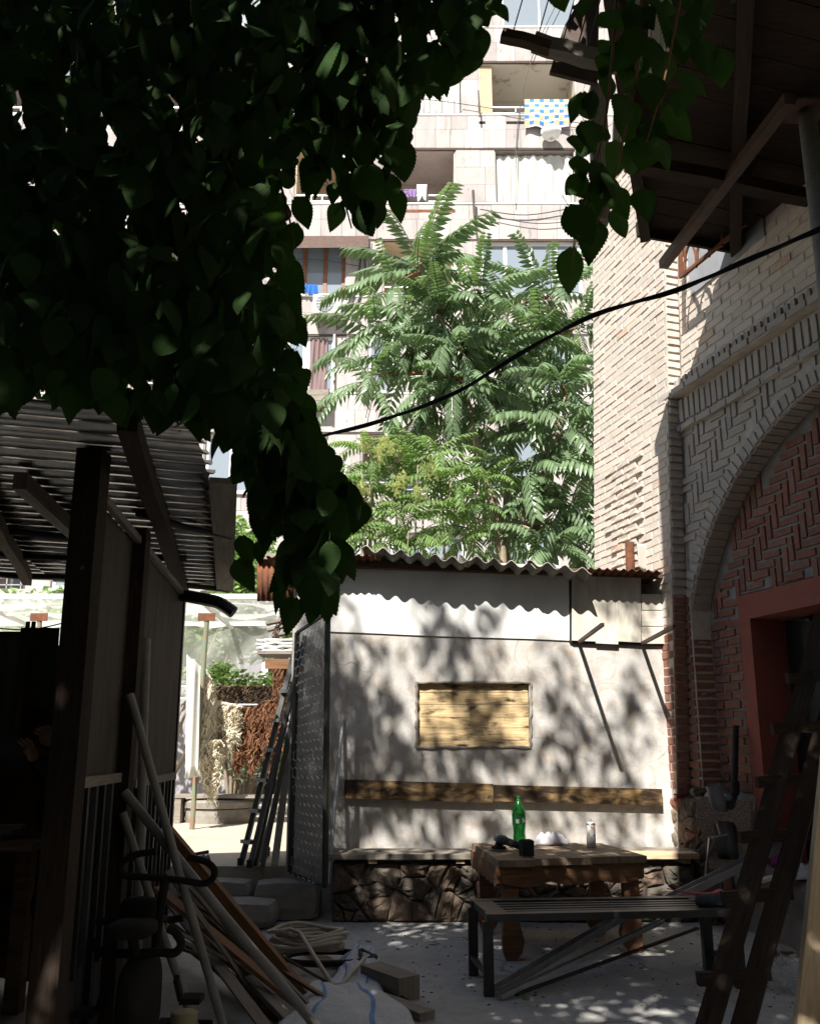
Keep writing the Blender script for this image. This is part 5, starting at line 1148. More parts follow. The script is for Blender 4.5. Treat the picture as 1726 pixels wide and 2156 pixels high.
# spray can
cc = gz(1245, 1785, TZ); can = T('spray_can', 'white spray paint can with a red emblem standing on the table', 'spray can', cc)
M_cw = simple('white_tin', (.62, .62, .61), (.56, .56, .55), 20, .35, bump=0); m = MB(); m.lathe([(.031, .001), (.0335, .004), (.0335, .165), (.031, .172), (.02, .18), (.0155, .182)], cc, 28); part('body', m, M_cw, can, True)
m = MB(); m.lathe([(.034, .160), (.035, .163), (.0345, .168), (.03, .174)], cc, 28); part('rim', m, M_steel, can, True)
m = MB(); m.lathe([(.0155, .18), (.0155, .184), (.009, .186), (.009, .20), (.006, .203)], cc, 16); part('nozzle', m, simple('grey_nozzle', (.18, .18, .18)), can, True)
M_redi = simple('red_ink', (.5, .03, .04), (.45, .03, .04), 20, .5, bump=0); wrap('lettering', 'ЗВЕРЬ', .0125, cc, .0339, .124, .15, M_redi, can); wrap('lettering', 'краски-эмали', .0055, cc, .0339, .112, .15, M_black, can)
def wpoly(nm, P, mt, r=.0339):
    m = MB(); m.add([V((cc.x + r * math.sin(x / r), cc.y - r * math.cos(x / r), cc.z + z)) for x, z in P], [tuple(range(len(P)))]); part(nm, m, mt, can)
wpoly('emblem', [(-.013, .15), (-.004, .151), (.003, .146), (.008, .150), (.020, .141), (.012, .140), (.021, .133), (.009, .135), (.004, .132), (-.002, .137), (-.008, .138), (-.003, .142)], M_redi)
for k, (c1, n) in enumerate([((.55, .45, .03), 'yellow_ink'), ((.02, .02, .02), 'black_ink'), ((.5, .05, .25), 'magenta_ink'), ((.55, .42, .02), 'amber_ink')]):
    mt = simple(n, c1, c1, 10, .5, bump=0); P = [(-.03 + .004 * k, .13 - .004 * k), (-.026 + .004 * k, .10 - .006 * k), (-.012 + .005 * k, .075 - .008 * k), (.01 + .006 * k, .055 - .011 * k), (.012 + .006 * k, .051 - .011 * k), (-.014 + .005 * k, .07 - .008 * k), (-.03 + .004 * k, .10 - .006 * k)]
    wpoly('stripe', P, mt)
wpoly('badge', [(.021 + .009 * math.cos(a), .085 + .011 * math.sin(a)) for a in [i * .524 for i in range(12)]], MATS['black_ink'])
wpoly('red_panel', [(-.03, .012), (.03, .012), (.03, .028), (-.03, .024)], MATS['magenta_ink'])
def crumple(nm, c, sx, sy, hz_, mt, lb, cat, seed, n=22, rot=0):
    random.seed(seed); ph = [U(0, 6.28) for _ in range(8)]; m = MB(); cr, sr = math.cos(rot), math.sin(rot)
    def fn(u, v):
        x, y = (u - .5) * sx, (v - .5) * sy; e = max(0, 1 - (2 * abs(u - .5)) ** 3) * max(0, 1 - (2 * abs(v - .5)) ** 3)
        z = hz_ * e * (.35 + .35 * abs(math.sin(u * 9 + 3 * v + ph[0])) + .3 * abs(math.sin(v * 11 - 4 * u + ph[1])) + .15 * math.sin(u * 23 + ph[2]) * math.sin(v * 19 + ph[3]))
        x += .06 * sx * math.sin(v * 8 + ph[4]); y += .06 * sy * math.sin(u * 9 + ph[5]); return V(c) + V((x * cr - y * sr, x * sr + y * cr, .006 + max(0, z)))
    m.grid(fn, n, n, .004); return one(nm, m, mt, lb, cat, smooth=True)
crumple('rag', gz(1160, 1779, TZ), .26, .12, .09, mk_cloth('checked_rag_cloth', (.55, .54, .56), .1), 'crumpled white rag lying at the back of the table', 'rag', 5)
m = MB(); c = gz(1140, 1789, TZ + .004); m.tube([c + V((.016 * math.cos(a), .012 * math.sin(a), 0)) for a in [i * .5236 for i in range(12)]], .0035, 6, closed=True); m.bar(c + V((-.05, 0, 0)), c + V((-.015, 0, 0)), .012, .006); one('spanner_key', m, M_steel, 'small steel ring spanner beside the grinder battery', 'spanner')
# ================================================================== black steel bench
BZ = .43; bFL, bFR, bBR, bBL = V((.428, 5.16, BZ)), V((1.905, 5.32, BZ)), V((1.865, 5.73, BZ)), V((.375, 5.60, BZ))
sbn = T('steel_bench', 'long black steel slatted bench in front of the table', 'bench', (1.1, 5.45, 0)); dz = V((0, 0, -.02))
M_bsteel = simple('matt_black_steel', (.022, .022, .024), (.035, .034, .034), 6, .42, bump=.1, spec=.5)
for nm, a, b, w_ in (('front_rail', bFL, bFR, .07), ('back_rail', bBL, bBR, .07)): m = MB(); m.bar(a + dz, b + dz, w_, .04); part(nm, m, M_bsteel, sbn)
for a, b in ((bFL, bBL), (bFR, bBR)): e = (bFR - bFL).normalized() * (.07 if a == bFL else -.07); m = MB(); m.bar(a + dz + e + V((0, .036, -.001)), b + dz + e + V((0, -.036, -.001)), .12, .038); part('end_plate', m, M_bsteel, sbn)
for k in range(4):
    t = .23 + .18 * k; A, B = bFL.lerp(bBL, t), bFR.lerp(bBR, t); m = MB(); m.bar(A.lerp(B, .085) + dz, B.lerp(A, .085) + dz, .04, .03); part('slat', m, M_bsteel, sbn)
fr_ = V((0, 0, -.041))
for q, o in ((bFL, (.01, .0)), (bFR, (-.01, .0)), (bBR, (-.01, 0)), (bBL, (.01, 0))): m = MB(); m.bar(V((q.x + o[0], q.y, 0)), V((q.x + o[0], q.y, BZ - .041)), .058, .058, (0, 1, 0)); part('leg', m, M_bsteel, sbn)
for a, b in ((bFL, bBL), (bFR, bBR)): m = MB(); m.bar(V((a.x, a.y + .03, .11)), V((b.x, b.y - .03, .11)), .025, .025); part('stretcher', m, M_bsteel, sbn)
m = MB(); pts = bez([gz(1408, 1872, BZ + .035), gz(1440, 1879, BZ + .012), gz(1470, 1882, BZ + .008), gz(1500, 1881, BZ + .014), gz(1518, 1874, BZ + .03)], 5)
for a, b in zip(pts, pts[1:]): m.bar(a, b, .045, .006)
one('red_strip', m, simple('red_plastic', (.48, .012, .04), (.42, .01, .035), 10, .35, bump=0), 'curved red plastic strip lying on the black bench', 'strip')
gl = T('work_glove', 'crumpled dark grey work glove on the right end of the black bench', 'glove', gz(1500, 1897, BZ)); g0 = gz(1497, 1897, BZ + .028); M_gl = simple('grey_glove_fabric', (.06, .07, .075), (.035, .04, .045), 30, .95, bump=.6)
gch = [[(tuple(g0 + V((-.10, .0, 0))), .035), (tuple(g0), .042), (tuple(g0 + V((.06, 0, .0))), .045)]]
for k in range(4): b = g0 + V((.075, -.045 + .028 * k, .0)); gch.append([(tuple(g0 + V((.06, 0, .0))), .045), (tuple(b), .016), (tuple(b + V((.04, .004 * k, -.002))), .015), (tuple(b + V((.075, -.01, -.008))), .013)])
gch.append([(tuple(g0), .042), (tuple(g0 + V((.0, -.055, 0))), .017), (tuple(g0 + V((.04, -.085, -.006))), .015)]); skin('body', gch, M_gl, gl, 2)
# steel profiles propped under the bench
def channel(nm, A, B, w_, d_, lb, mt=M_steel, cat='profile', grp='steel profiles propped under the bench'):
    ax = (B - A).normalized(); sd = ax.cross(V((0, 0, 1))).normalized(); up = sd.cross(ax); m = MB(); t = .0025
    c = T(nm, lb, cat, A, grp); m.bar(A, B, w_, t, up); part('web', m, mt, c)
    for s in (-1, 1): m = MB(); o = sd * s * (w_ / 2) + up * (d_ / 2 + t); m.bar(A + o, B + o, t, d_, up); part('flange', m, mt, c)
    return c
channel('steel_profile', gz(1046, 2093, .012), at(1320, 1930, 5.86), .06, .035, 'wide galvanised profile rising from the bench foot to its far leg')
channel('steel_profile', gz(1052, 2104, .010), at(1395, 1944, 5.80), .035, .022, 'narrow perforated profile just below the wide one under the bench')
channel('steel_profile', gz(1085, 2098, .008), at(1470, 1957, 5.92), .018, .012, 'thin dark angle strip lowest of the profiles under the bench', M_bsteel)
channel('steel_profile', at(1395, 1912, 6.0), at(1650, 1786, 6.55), .075, .05, 'pale steel stud lying from the bench end up to the ledge')
for nm, A, B in (('a', (1260, 1958), (1390, 1902)),): pass
# ================================================================== right-hand clutter
def mk_marble():
    t = NT('grey_marble'); co = t.coord('Position'); n = t.noise(co, 5, 6, .6, 1.5); wv = t.N('TexWave'); wv.inputs['Scale'].default_value = 1.2; wv.inputs['Distortion'].default_value = 9; wv.inputs['Detail'].default_value = 4; t.L(co, wv.inputs['Vector'])
    return t.fin(t.mix(t.ramp(wv.outputs['Fac'], [(.0, .7), (.02, 0.)]), t.ramp(n, [(.3, (.10, .10, .105)), (.7, (.17, .17, .175))]), (.42, .41, .40)), .3, 0, .5)
mA, mB_ = gz(1493, 1945, 0), at(1512, 1761, 6.55); m = MB(); m.bar(mA + V((0, 0, .01)), mB_, .145, .02, (0, -1, .2)); one('marble_slab', m, mk_marble(), 'narrow grey marble slab with white veins leaning behind the bench', 'slab')
def mk_rattan():
    t = NT('brown_rattan_plastic'); co = t.coord('Position'); vo = t.N('TexVoronoi'); vo.inputs['Scale'].default_value = 75; t.L(co, vo.inputs['Vector']); t.bump(vo.outputs['Distance'], .9, .008)
    return t.fin(t.ramp(vo.outputs['Distance'], [(.1, (.36, .27, .215)), (.6, (.20, .15, .115))]), .55, 0, .35)
M_rat = mk_rattan(); s0 = gz(1552, 1834, .47); stl = T('plastic_stool', 'upturned brown rattan-pattern plastic stool on the ledge', 'stool', s0)
def side(P0, P1, Q0, Q1, nm):   # trapezoid side: P bottom, Q top, with an arched hole and a notch
    def pt(u, v): return P0.lerp(P1, u).lerp(Q0.lerp(Q1, u), v)
    nr = (P1 - P0).cross(Q0 - P0).normalized() * .012; m = MB()
    prof = [(0, .12, .5, .5), (.12, .12, .5, .5), (.16, .30, .30, .70), (.4, .4, .25, .75), (.6, .6, .24, .76), (.66, .66, .3, .7), (.7, .7, .5, .5)]
    def row(v0, v1, a0, a1, b0, b1):
        for (ua, ub, uc_, ud) in ((0, a0, 0, b0), (a1, 1, b1, 1)):
            if ub - ua > .001 or ud - uc_ > .001: q = [pt(ua, v0), pt(ub, v0), pt(ud, v1), pt(uc_, v1)]; m.hexa([q[0], q[1], q[1] - nr, q[0] - nr, q[3], q[2], q[2] - nr, q[3] - nr])
    K = [(0, .5, .5), (.14, .5, .5), (.145, .28, .72), (.2, .24, .76), (.45, .25, .75), (.62, .27, .73), (.68, .33, .67), (.70, .5, .5), (.82, .5, .5), (.825, .36, .64), (.90, .28, .72), (1, .26, .74)]
    for (v0, a0, a1), (v1, b0, b1) in zip(K, K[1:]): row(v0, v1, a0, a1, b0, b1)
    part(nm, m, M_rat, stl)
bw, tw, hh = .135, .20, .50; c = s0 + V((0, .12, .002)); rt = Matrix.Rotation(-.5, 3, 'Z')
bp = [c + rt @ V((x * bw, y * bw * .8, 0)) for x, y in ((-1, -1), (1, -1), (1, 1), (-1, 1))]; tp_ = [c + rt @ V((x * tw, y * tw * .8, hh)) for x, y in ((-1, -1), (1, -1), (1, 1), (-1, 1))]
for k in range(4): side(bp[k], bp[(k + 1) % 4], tp_[k], tp_[(k + 1) % 4], 'leg_frame')
m = MB(); m.hexa([*[p + V((0, 0, .001)) for p in bp], *[p + V((0, 0, .02)) for p in bp]]); part('seat', m, M_rat, stl)
M_pvc = simple('grey_pvc', (.20, .20, .205), (.16, .16, .165), 8, .5, bump=.05); A, B = c + V((.03, .0, .03)), c + V((-.10, -.03, .60)); ax = (B - A).normalized(); m = MB()
Rm = ax.to_track_quat('Z', 'Y').to_matrix(); L = (B - A).length; m.lathe([(.048, 0), (.055, 0), (.055, L), (.049, L), (.049, .01)], A, 24, Rm); one('drain_pipe', m, M_pvc, 'wide grey drain pipe standing inside the upturned stool', 'pipe', smooth=False)
m = MB(); A, B = onp(1541, 1800, B0 + WN * -.12, WN), onp(1549, 1528, B0 + WN * -.25, WN); A = V((A.x, A.y, .47)); ax = B - A; m.tube([A, B], .024, 10); hp = T('black_rod', 'tall black ribbed rod leaning beside the red door frame', 'rod', A); part('rod', m, M_rub, hp)
m = MB(); m.tube([A.lerp(B, .48), A.lerp(B, .485), A.lerp(B, .585), A.lerp(B, .59)], [.026, .037, .037, .026], 12); part('collar', m, M_rub, hp)
for k in range(12): m = MB(); q = A.lerp(B, .62 + .03 * k); m.tube([q, q + ax.normalized() * .008], .028, 10); part('rib', m, M_rub, hp)
pt_ = lw(.2, .955, -.03); crumple('rag', lw(.42, .955, -.13), .16, .1, .06, mk_cloth('grey_rag_cloth', (.35, .34, .35), .1), 'grey rag on top of the rubble plinth beside the door frame', 'rag', 8)
m = MB(); stone(m, lw(.28, .99, -.08), (.13, .1, .07), .1); one('loose_stone', m, M_stone, 'loose stone lying on the rubble plinth', 'stone')
m = MB(); m.lathe([(.01, 0), (.06, 0), (.06, .012), (.01, .014)], lw(.1, .955, -.02), 20); one('red_disc', m, simple('red_black_plastic', (.25, .01, .02), (.05, .005, .008), 10, .4), 'small red disc on the rubble plinth by the corner', 'disc')
crumple('purple_bag', gz(1655, 1832, .47) + V((.05, .1, 0)), .2, .2, .2, mk_cloth('purple_film', (.28, .06, .30), .3, .3), 'crumpled purple plastic bag on the ledge behind the ladder', 'bag', 15)
crumple('white_rag', gz(1690, 1850, .47), .3, .2, .09, mk_cloth('white_rag_cloth', (.45, .45, .46), .1), 'dusty white rag on the ledge right of the ladder', 'rag', 16)
m = MB(); m.bar(gz(1590, 1858, .475), gz(1720, 1822, .475), .05, .02); one('ledge_strip', m, M_wwhite, 'pale thin strip lying along the concrete ledge', 'strip')
# wooden ladder
wld = T('wooden_ladder', 'rough dark wooden ladder leaning at the right picture edge', 'ladder', gz(1520, 2206, 0))
r1a, r1b = gz(1478, 2206, 0), at(1734, 1300, 5.3); r2a, r2b = gz(1553, 2206, 0), at(1800, 1300, 5.3)
for a, b in ((r1a, r1b), (r2a, r2b)): m = MB(); m.bar(a, b, .055, .10, (1, -.4, 0), jit=.006); part('rail', m, M_wshade, wld)
for t1 in (.125, .285, .415, .545, .68, .82):
    a, b = r1a.lerp(r1b, t1), r2a.lerp(r2b, t1 + .005); dx = (b - a).normalized(); m = MB(); m.bar(a - dx * .12, b + dx * .06, .045, .06, jit=.003); part('rung', m, M_wshade, wld)
m = MB(); m.bar(gz(1694, 2204, 0), at(1775, 1350, 4.75), .11, .045, (0, -1, 0)); one('pale_plank', m, M_wpale, 'clean pale pine plank leaning at the right picture edge', 'plank')
m = MB(); m.bar(at(1600, 2006, 5.2), at(1730, 2015, 5.3), .03, .03); one('stick', m, M_wdark, 'dark stick behind the ladder holding the plastic bag', 'stick')
bgm = MB(); random.seed(77); c1 = at(1662, 2010, 5.22)
bgm.grid(lambda u, v: c1 + V(((.09 + .05 * math.sin(v * 5)) * math.cos(u * 6.283) * (1 + .22 * math.sin(u * 31 + v * 7)) + .02 * math.sin(v * 9), (.06 + .03 * math.sin(v * 4)) * math.sin(u * 6.283) * (1 + .2 * math.sin(u * 23 - v * 9)), .02 - .27 * v + .01 * math.sin(u * 25))), 48, 14)
def mk_bag():
    t = NT('clear_bag'); tr = t.N('BsdfTransparent'); mx = t.N('MixShader'); co = t.coord('Position'); n = t.noise(co, 25, 4, .6, 2); t.bump(n, .8, .02); t.fin((.55, .55, .56), .2, 0, .6); t.L(t.ramp(n, [(.4, .15), (.65, .6)]), mx.inputs[0]); t.L(tr.outputs[0], mx.inputs[1]); t.L(t.b.outputs[0], mx.inputs[2]); t.L(mx.outputs[0], t.out.inputs[0]); return t.m
one('plastic_bag', bgm, mk_bag(), 'clear crumpled plastic bag hanging from the dark stick', 'bag', smooth=True)
# ================================================================== left-hand clutter
M_pvcl = simple('pale_pvc', (.27, .265, .25), (.18, .175, .165), 6, .5, bump=.05)
for k, (a, b, r, lb) in enumerate([((252, 1462), (478, 2190), .021, 'tallest pale plastic pipe leaning on the shed wall'), ((236, 1712), (420, 2190), .02, 'short pale pipe leftmost at its top, leaning behind the exercise bike'),
        ((240, 1668), (690, 2190), .024, 'long pale pipe sloping lowest across the lumber'), ((288, 1345), (262, 1740), .024, 'grey pipe standing nearly upright in the shadow of the shed post')]):
    top = lp(*a) + LN * .05; bot = gz(*b, r) if k != 3 else V((lpt(ls(262, 1740), 0, .12))); m = MB(); m.tube([bot, bot.lerp(top, .5) + V((0, 0, -.012)), top], r, 12); one('leaning_pipe', m, M_pvcl, lb, 'pipe', 'pipes leaning on the shed wall')
for (a, b, w_, h_, mt, lb) in [((352, 1752), (640, 2098), .05, .07, M_wbrown, 'squared brown timber leaning rightmost on the shed wall'), ((330, 1870), (640, 2125), .09, .022, M_wbrown, 'reddish plank lying under the long pale pipe'), ((372, 1905), (610, 2150), .06, .03, M_wold, 'grey batten beside the reddish plank'), ((345, 1880), (560, 2165), .07, .012, M_wold, 'thin pale strip of board under the pipes'), ((420, 1930), (700, 2110), .04, .03, M_wold, 'thin grey batten nearest the cable coil')]:
    top = onp(*a, LA + LN * .15, LN); bot = gz(*b, .03); m = MB(); m.bar(bot, top, w_, h_, (0, 0, 1)); one('leaning_timber', m, mt, lb, 'timber', 'timbers leaning on the shed wall')
random.seed(37)
for k in range(16):
    a = (U(330, 420), U(1830, 2010)); b = (U(520, 760), U(2060, 2150)); top = onp(*a, LA + LN * U(.14, .3), LN); bot = gz(*b, .015); m = MB(); m.bar(bot, top, U(.012, .03), U(.01, .02), (0, 0, 1), jit=.004); one('thin_batten', m, random.choice([M_wold, M_wdark, M_wbrown]), 'thin batten in the dark heap of sticks beside the shed', 'batten', 'thin battens heaped by the shed')
random.seed(19); m = MB(); cb = onp(405, 1800, LA + LN * .1, LN)
for k in range(16):
    w_ = U(.06, .20); h_ = U(.55, .82); o = V((U(-.02, .06), U(-.1, .05), U(-.01, .01)))
    m.tube([cb + o + LD * (-.05) + LD * (w_ * .6 * math.sin(a)) + LN * (.05 + .12 * (1 - math.cos(a)) * .5 + .01 * k * .3) + V((.1 * (1 - math.cos(a)) * .5 * w_ * 6, 0, -h_ * (1 - math.cos(a)) * .5)) for a in [i * math.pi / 9 for i in range(18)]], .006, 5, closed=True)
one('hanging_cable_coil', m, simple('grey_cable', (.16, .155, .15), (.10, .10, .10), 10, .6), 'long loops of grey cable hanging on the shed wall corner', 'cable')
m = MB(); m.tube([cb + V((0, 0, .0)), cb + LN * .12 + V((0, 0, .02))], .012, 8); one('wall_hook', m, M_rust, 'iron hook carrying the grey cable loops', 'hook')
M_hose = simple('cream_hose', (.50, .44, .35), (.40, .35, .28), 12, .5, bump=.1); hc = gz(645, 2035, .0); m = MB(); random.seed(23); pts = []
for i in range(95):
    a = i * .45; r = .19 + .03 * math.sin(i * .37); pts.append(hc + V((r * 1.15 * math.cos(a) + .02 * math.sin(i), r * .8 * math.sin(a), .10 + .018 * (i / 14) + .012 * math.sin(i * 1.3))))
pts += [gz(700, 2075, .06), gz(735, 2055, .09), gz(768, 2018, .12)]
m.tube(bez(pts, 2), .013, 8); one('hose_coil', m, M_hose, 'loose coil of cream hose lying by the woven sacks', 'hose', smooth=True)
hc2 = gz(690, 2040, .0); m = MB(); pts = [hc2 + V((.27 * math.cos(i * .4) + .03 * math.sin(i * .9), .18 * math.sin(i * .4), .05 + .008 * (i / 9))) for i in range(34)] + [gz(790, 2070, .05), gz(850, 2105, .02), gz(893, 2140, .015)]
m.tube(bez(pts, 2), .014, 8); one('dark_hose', m, M_rub, 'black hose looped under the cream hose', 'hose', smooth=True)
def mk_sack():
    t = NT('woven_sack'); uv = t.coord('UV', (1, 1, 1)); sx = t.N('SeparateXYZ'); t.L(uv, sx.inputs[0]); mo = t.N('Math', operation='FRACT'); mu = t.N('Math', operation='MULTIPLY'); mu.inputs[1].default_value = 2.2; t.L(sx.outputs[0], mu.inputs[0]); t.L(mu.outputs[0], mo.inputs[0])
    f = t.ramp(mo.outputs[0], [(.0, 0.), (.44, 0.), (.46, 1.), (.53, 1.), (.55, 0.)]); n = t.noise(t.coord('Position'), 18, 5, .6, 1); t.bump(n, .7, .02)
    return t.fin(t.mix(f, t.ramp(n, [(.3, (.52, .54, .57)), (.7, (.44, .46, .49))]), (.10, .22, .50)), .55, 0, .3)
M_sack = mk_sack()
def sack(P, h_, lb, seed):
    random.seed(seed); ph = [U(0, 6) for _ in range(6)]; q = [gz(x, y, .02) for x, y in P]; m = MB()
    def fn(u, v):
        p = q[0].lerp(q[1], u).lerp(q[3].lerp(q[2], u), v); e = (1 - (2 * abs(u - .5)) ** 4) * (1 - (2 * abs(v - .5)) ** 4)
        w_ = .35 * abs(math.sin(u * 6 + v * 3 + ph[0])) + .25 * abs(math.sin(v * 9 - u * 5 + ph[1])) + .12 * math.sin(u * 21 + ph[2] + 3 * v) * math.sin(v * 17 + ph[3]) + .5
        return p + V((.02 * math.sin(v * 9 + ph[4]), .03 * math.sin(u * 8 + ph[5]), .02 + h_ * max(.02, e * w_)))
    m.grid(fn, 44, 34, .006); return one('woven_sack', m, M_sack, lb, 'sack', 'woven sacks on the floor', smooth=True)
sack([(585, 2180), (900, 2190), (800, 2085), (660, 2075)], .055, 'large white woven sack with blue stripes at the bottom picture edge', 3)
sack([(690, 2075), (800, 2110), (795, 2010), (745, 1992)], .05, 'smaller white woven sack bunched under the hose end', 4)
for (A, B, w_, h_, mt, lb) in [((780, 2052), (862, 2082), .14, .12, M_wold, 'short squared timber block on the floor beside the hose'), ((790, 2100), (900, 2140), .10, .04, M_wold, 'thin board lying in front of the timber block'), ((610, 1980), (700, 2035), .09, .03, M_wpale, 'pale board sticking out under the hose coil')]:
    a, b = gz(*A, h_ / 2 + .002), gz(*B, h_ / 2 + .002); m = MB(); m.bar(a, b, w_, h_); one('floor_timber', m, mt, lb, 'timber', 'timber pieces on the floor')
c = at(388, 2130, 4.25); jr = T('pale_canister', 'pale yellow canister with a lid at the bottom left picture edge', 'canister', (c.x, 4.25, 0)); M_jar = simple('pale_yellow_plastic', (.42, .38, .22), (.36, .32, .18), 8, .5, bump=.05)
m = MB(); m.lathe([(.05, .0), (.055, .01), (.055, c.z - .03), (.05, c.z - .02)], (c.x, 4.25, 0), 20); part('body', m, M_jar, jr, True); m = MB(); m.lathe([(.058, c.z - .045), (.06, c.z - .04), (.06, c.z - .005), (.05, c.z), (.01, c.z + .001)], (c.x, 4.25, 0), 20); part('lid', m, M_jar, jr)
# exercise bike
EB = 4.15
def eb(x, y, dy=0): return at(157.9 + .1943 * x, 1736.8 + .1943 * y, EB + dy)
bk_ = T('exercise_bike', 'black exercise bike standing in shadow against the shed wall', 'exercise bike', (eb(800, 1000).x, EB, 0))
m = MB(); m.tube(bez([eb(*p) for p in [(885, 290), (800, 300), (640, 330), (540, 385), (492, 455), (530, 540), (620, 562), (830, 572), (1010, 590), (1200, 610), (1380, 640), (1480, 600), (1512, 500), (1450, 420), (1330, 375), (1220, 355)]], 5), .0155, 10); part('handlebar', m, M_dark, bk_, True)
m = MB(); m.tube([eb(975, 600), eb(940, 830), eb(880, 1250), eb(860, 1700)], .02, 10); part('stem', m, M_dark, bk_, True)
def blob(c, d, R=None):
    m = MB(); c = V(c)
    def fn(u, v):
        a, b = u * 2 * math.pi, (v - .5) * math.pi; sp = lambda x, e: math.copysign(abs(x) ** e, x); p = V((sp(math.cos(b), .6) * sp(math.cos(a), .6) * d[0], sp(math.cos(b), .6) * sp(math.sin(a), .6) * d[1], sp(math.sin(b), .6) * d[2])); return c + (R @ p if R else p)
    m.grid(fn, 24, 14); return m
part('console', blob(eb(700, 930), (.085, .05, .06)), M_dark, bk_, True); part('saddle', blob(eb(620, 1130, -.2), (.10, .11, .035)), M_dark, bk_, True)
m = MB(); m.tube([eb(620, 1160, -.2), eb(660, 1500, -.15), V((eb(660, 1500).x, EB - .1, .3))], .022, 10); part('seat_post', m, M_dark, bk_)
for a, b in (((130, 1065), (500, 1030)), ((1010, 1035), (1172, 1012))): m = MB(); m.tube([eb(*a), eb(*b)], .016, 10); part('grip', m, M_dark, bk_)
m = MB(); m.tube(bez([eb(*p, -.15) for p in [(180, 1250), (230, 1340), (330, 1390), (640, 1400), (900, 1385), (1080, 1390), (1150, 1290), (1090, 1170), (1010, 1125)]], 4), .019, 10); part('seat_handle', m, M_dark, bk_, True)
part('flywheel_housing', blob(V((eb(780, 1900).x, EB - .12, .27)), (.07, .18, .19)), M_dark, bk_, True)
for dy in (-.5, .35): m = MB(); x = eb(780, 1900).x; m.tube([V((x - .22, EB + dy, .035)), V((x + .22, EB + dy, .035))], .03, 10); part('foot_bar', m, M_dark, bk_)
m = MB(); x = eb(780, 1900).x; m.bar(V((x, EB - .5, .05)), V((x, EB + .35, .05)), .05, .05); part('base_beam', m, M_dark, bk_)
for s in (-1, 1): m = MB(); m.bar(V((x + s * .15, EB - .1, .36)), V((x + s * .15, EB - .1 + s * .1, .25)), .02, .03); cr_ = part('crank', m, M_dark, bk_); m = MB(); m.box((x + s * .20, EB - .1 + s * .1, .25), (.09, .10, .025)); part('pedal', m, M_dark, cr_)
# ================================================================== timber eaves over the right side
EZ = 5.5; e0_, e1_ = gz(1284, 468, EZ), gz(1700, 541, EZ)
ev = T('timber_eaves', 'dark timber eaves and soffit boards jutting from the brick house', 'eaves', (2.4, 5, EZ)); ed = (e1_ - e0_).normalized(); eb0 = e0_ + ed * .26; el = V((-.33, -.944, 0))
def soff(s, t): return eb0 + ed * s + el * t
n = 14; random.seed(61)
def lft(t): return 0 if t < 1.75 else -.02 * (t - 1.75)
for k in range(22):
    t0, t1 = k * .24, (k + 1) * .24 - .008; m = MB(); m.prism([soff(0, t0), soff(3.6, t0), soff(3.6 + .0, t1), soff(0, t1)], (0, 0, .022)); o = part('soffit_board', m, M_wshade, ev); o.location.z += U(0, .01)
for s, t0, t1 in ((.05, -.02, 5.2), (.9, 0, 5.2), (1.8, 0, 5.2)): m = MB(); m.bar(soff(s, t0) + V((0, 0, -.06)), soff(s, t1) + V((0, 0, -.06)), .08, .12, jit=.008); part('joist', m, M_wshade, ev)
m = MB(); m.bar(soff(0, 1.05) + V((0, 0, -.15)), soff(3.2, 1.05) + V((0, 0, -.15)), .10, .09, jit=.008); part('beam', m, M_wshade, ev)
m = MB(); m.bar(soff(-.02, -.03) + V((0, 0, .0)), soff(3.2, -.03) + V((0, 0, .0)), .03, .13); part('fascia', m, M_wshade, ev)
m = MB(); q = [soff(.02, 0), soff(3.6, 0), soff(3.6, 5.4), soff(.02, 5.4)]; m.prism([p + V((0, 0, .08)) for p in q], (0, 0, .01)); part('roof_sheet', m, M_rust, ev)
A, B = gz(1396, 557, EZ - .17), gz(1662, 208, EZ - .17); m = MB(); m.bar(A, B, .075, .075); part('steel_tube', m, M_rust2, ev)
A = gz(1697, 225, EZ - .1); pl_ = T('steel_pole', 'round grey steel pole holding up the timber eaves', 'pole', (A.x, A.y, 0)); m = MB(); m.tube([V((A.x, A.y, 0)), V((A.x, A.y, EZ - .13))], .055, 16); part('shaft', m, M_conc, pl_, True); m = MB(); m.box((A.x, A.y, EZ - .125), (.22, .22, .015)); part('cap_plate', m, M_rust2, pl_)
m = MB(); A, B = at(1258, 185, 3.3), at(1264, 468, 3.3); up_ = T('weathered_post', 'cracked silvery timber post hanging from the eaves behind the leaves', 'post', B); m.bar(B, A, .072, .06, (0, 1, 0), jit=.003); part('post', m, M_wold, up_)
for k, (x, y0, y1) in enumerate([(1335, -60, 165), (1375, -40, 150), (1400, -40, 105), (1300, 200, 330)]):
    m = MB(); m.bar(at(x, y1, 3.0), at(x + 4, y0, 3.0), .042, .02, (0, 1, 0)); one('balcony_slat', m, M_wwhite, ['first pale balcony slat behind the leaves, left of its fellows', 'second pale balcony slat behind the leaves', 'third and shortest pale balcony slat behind the leaves', 'lower pale slat behind the hanging leaves'][k], 'slat', 'pale balcony slats at the upper right')
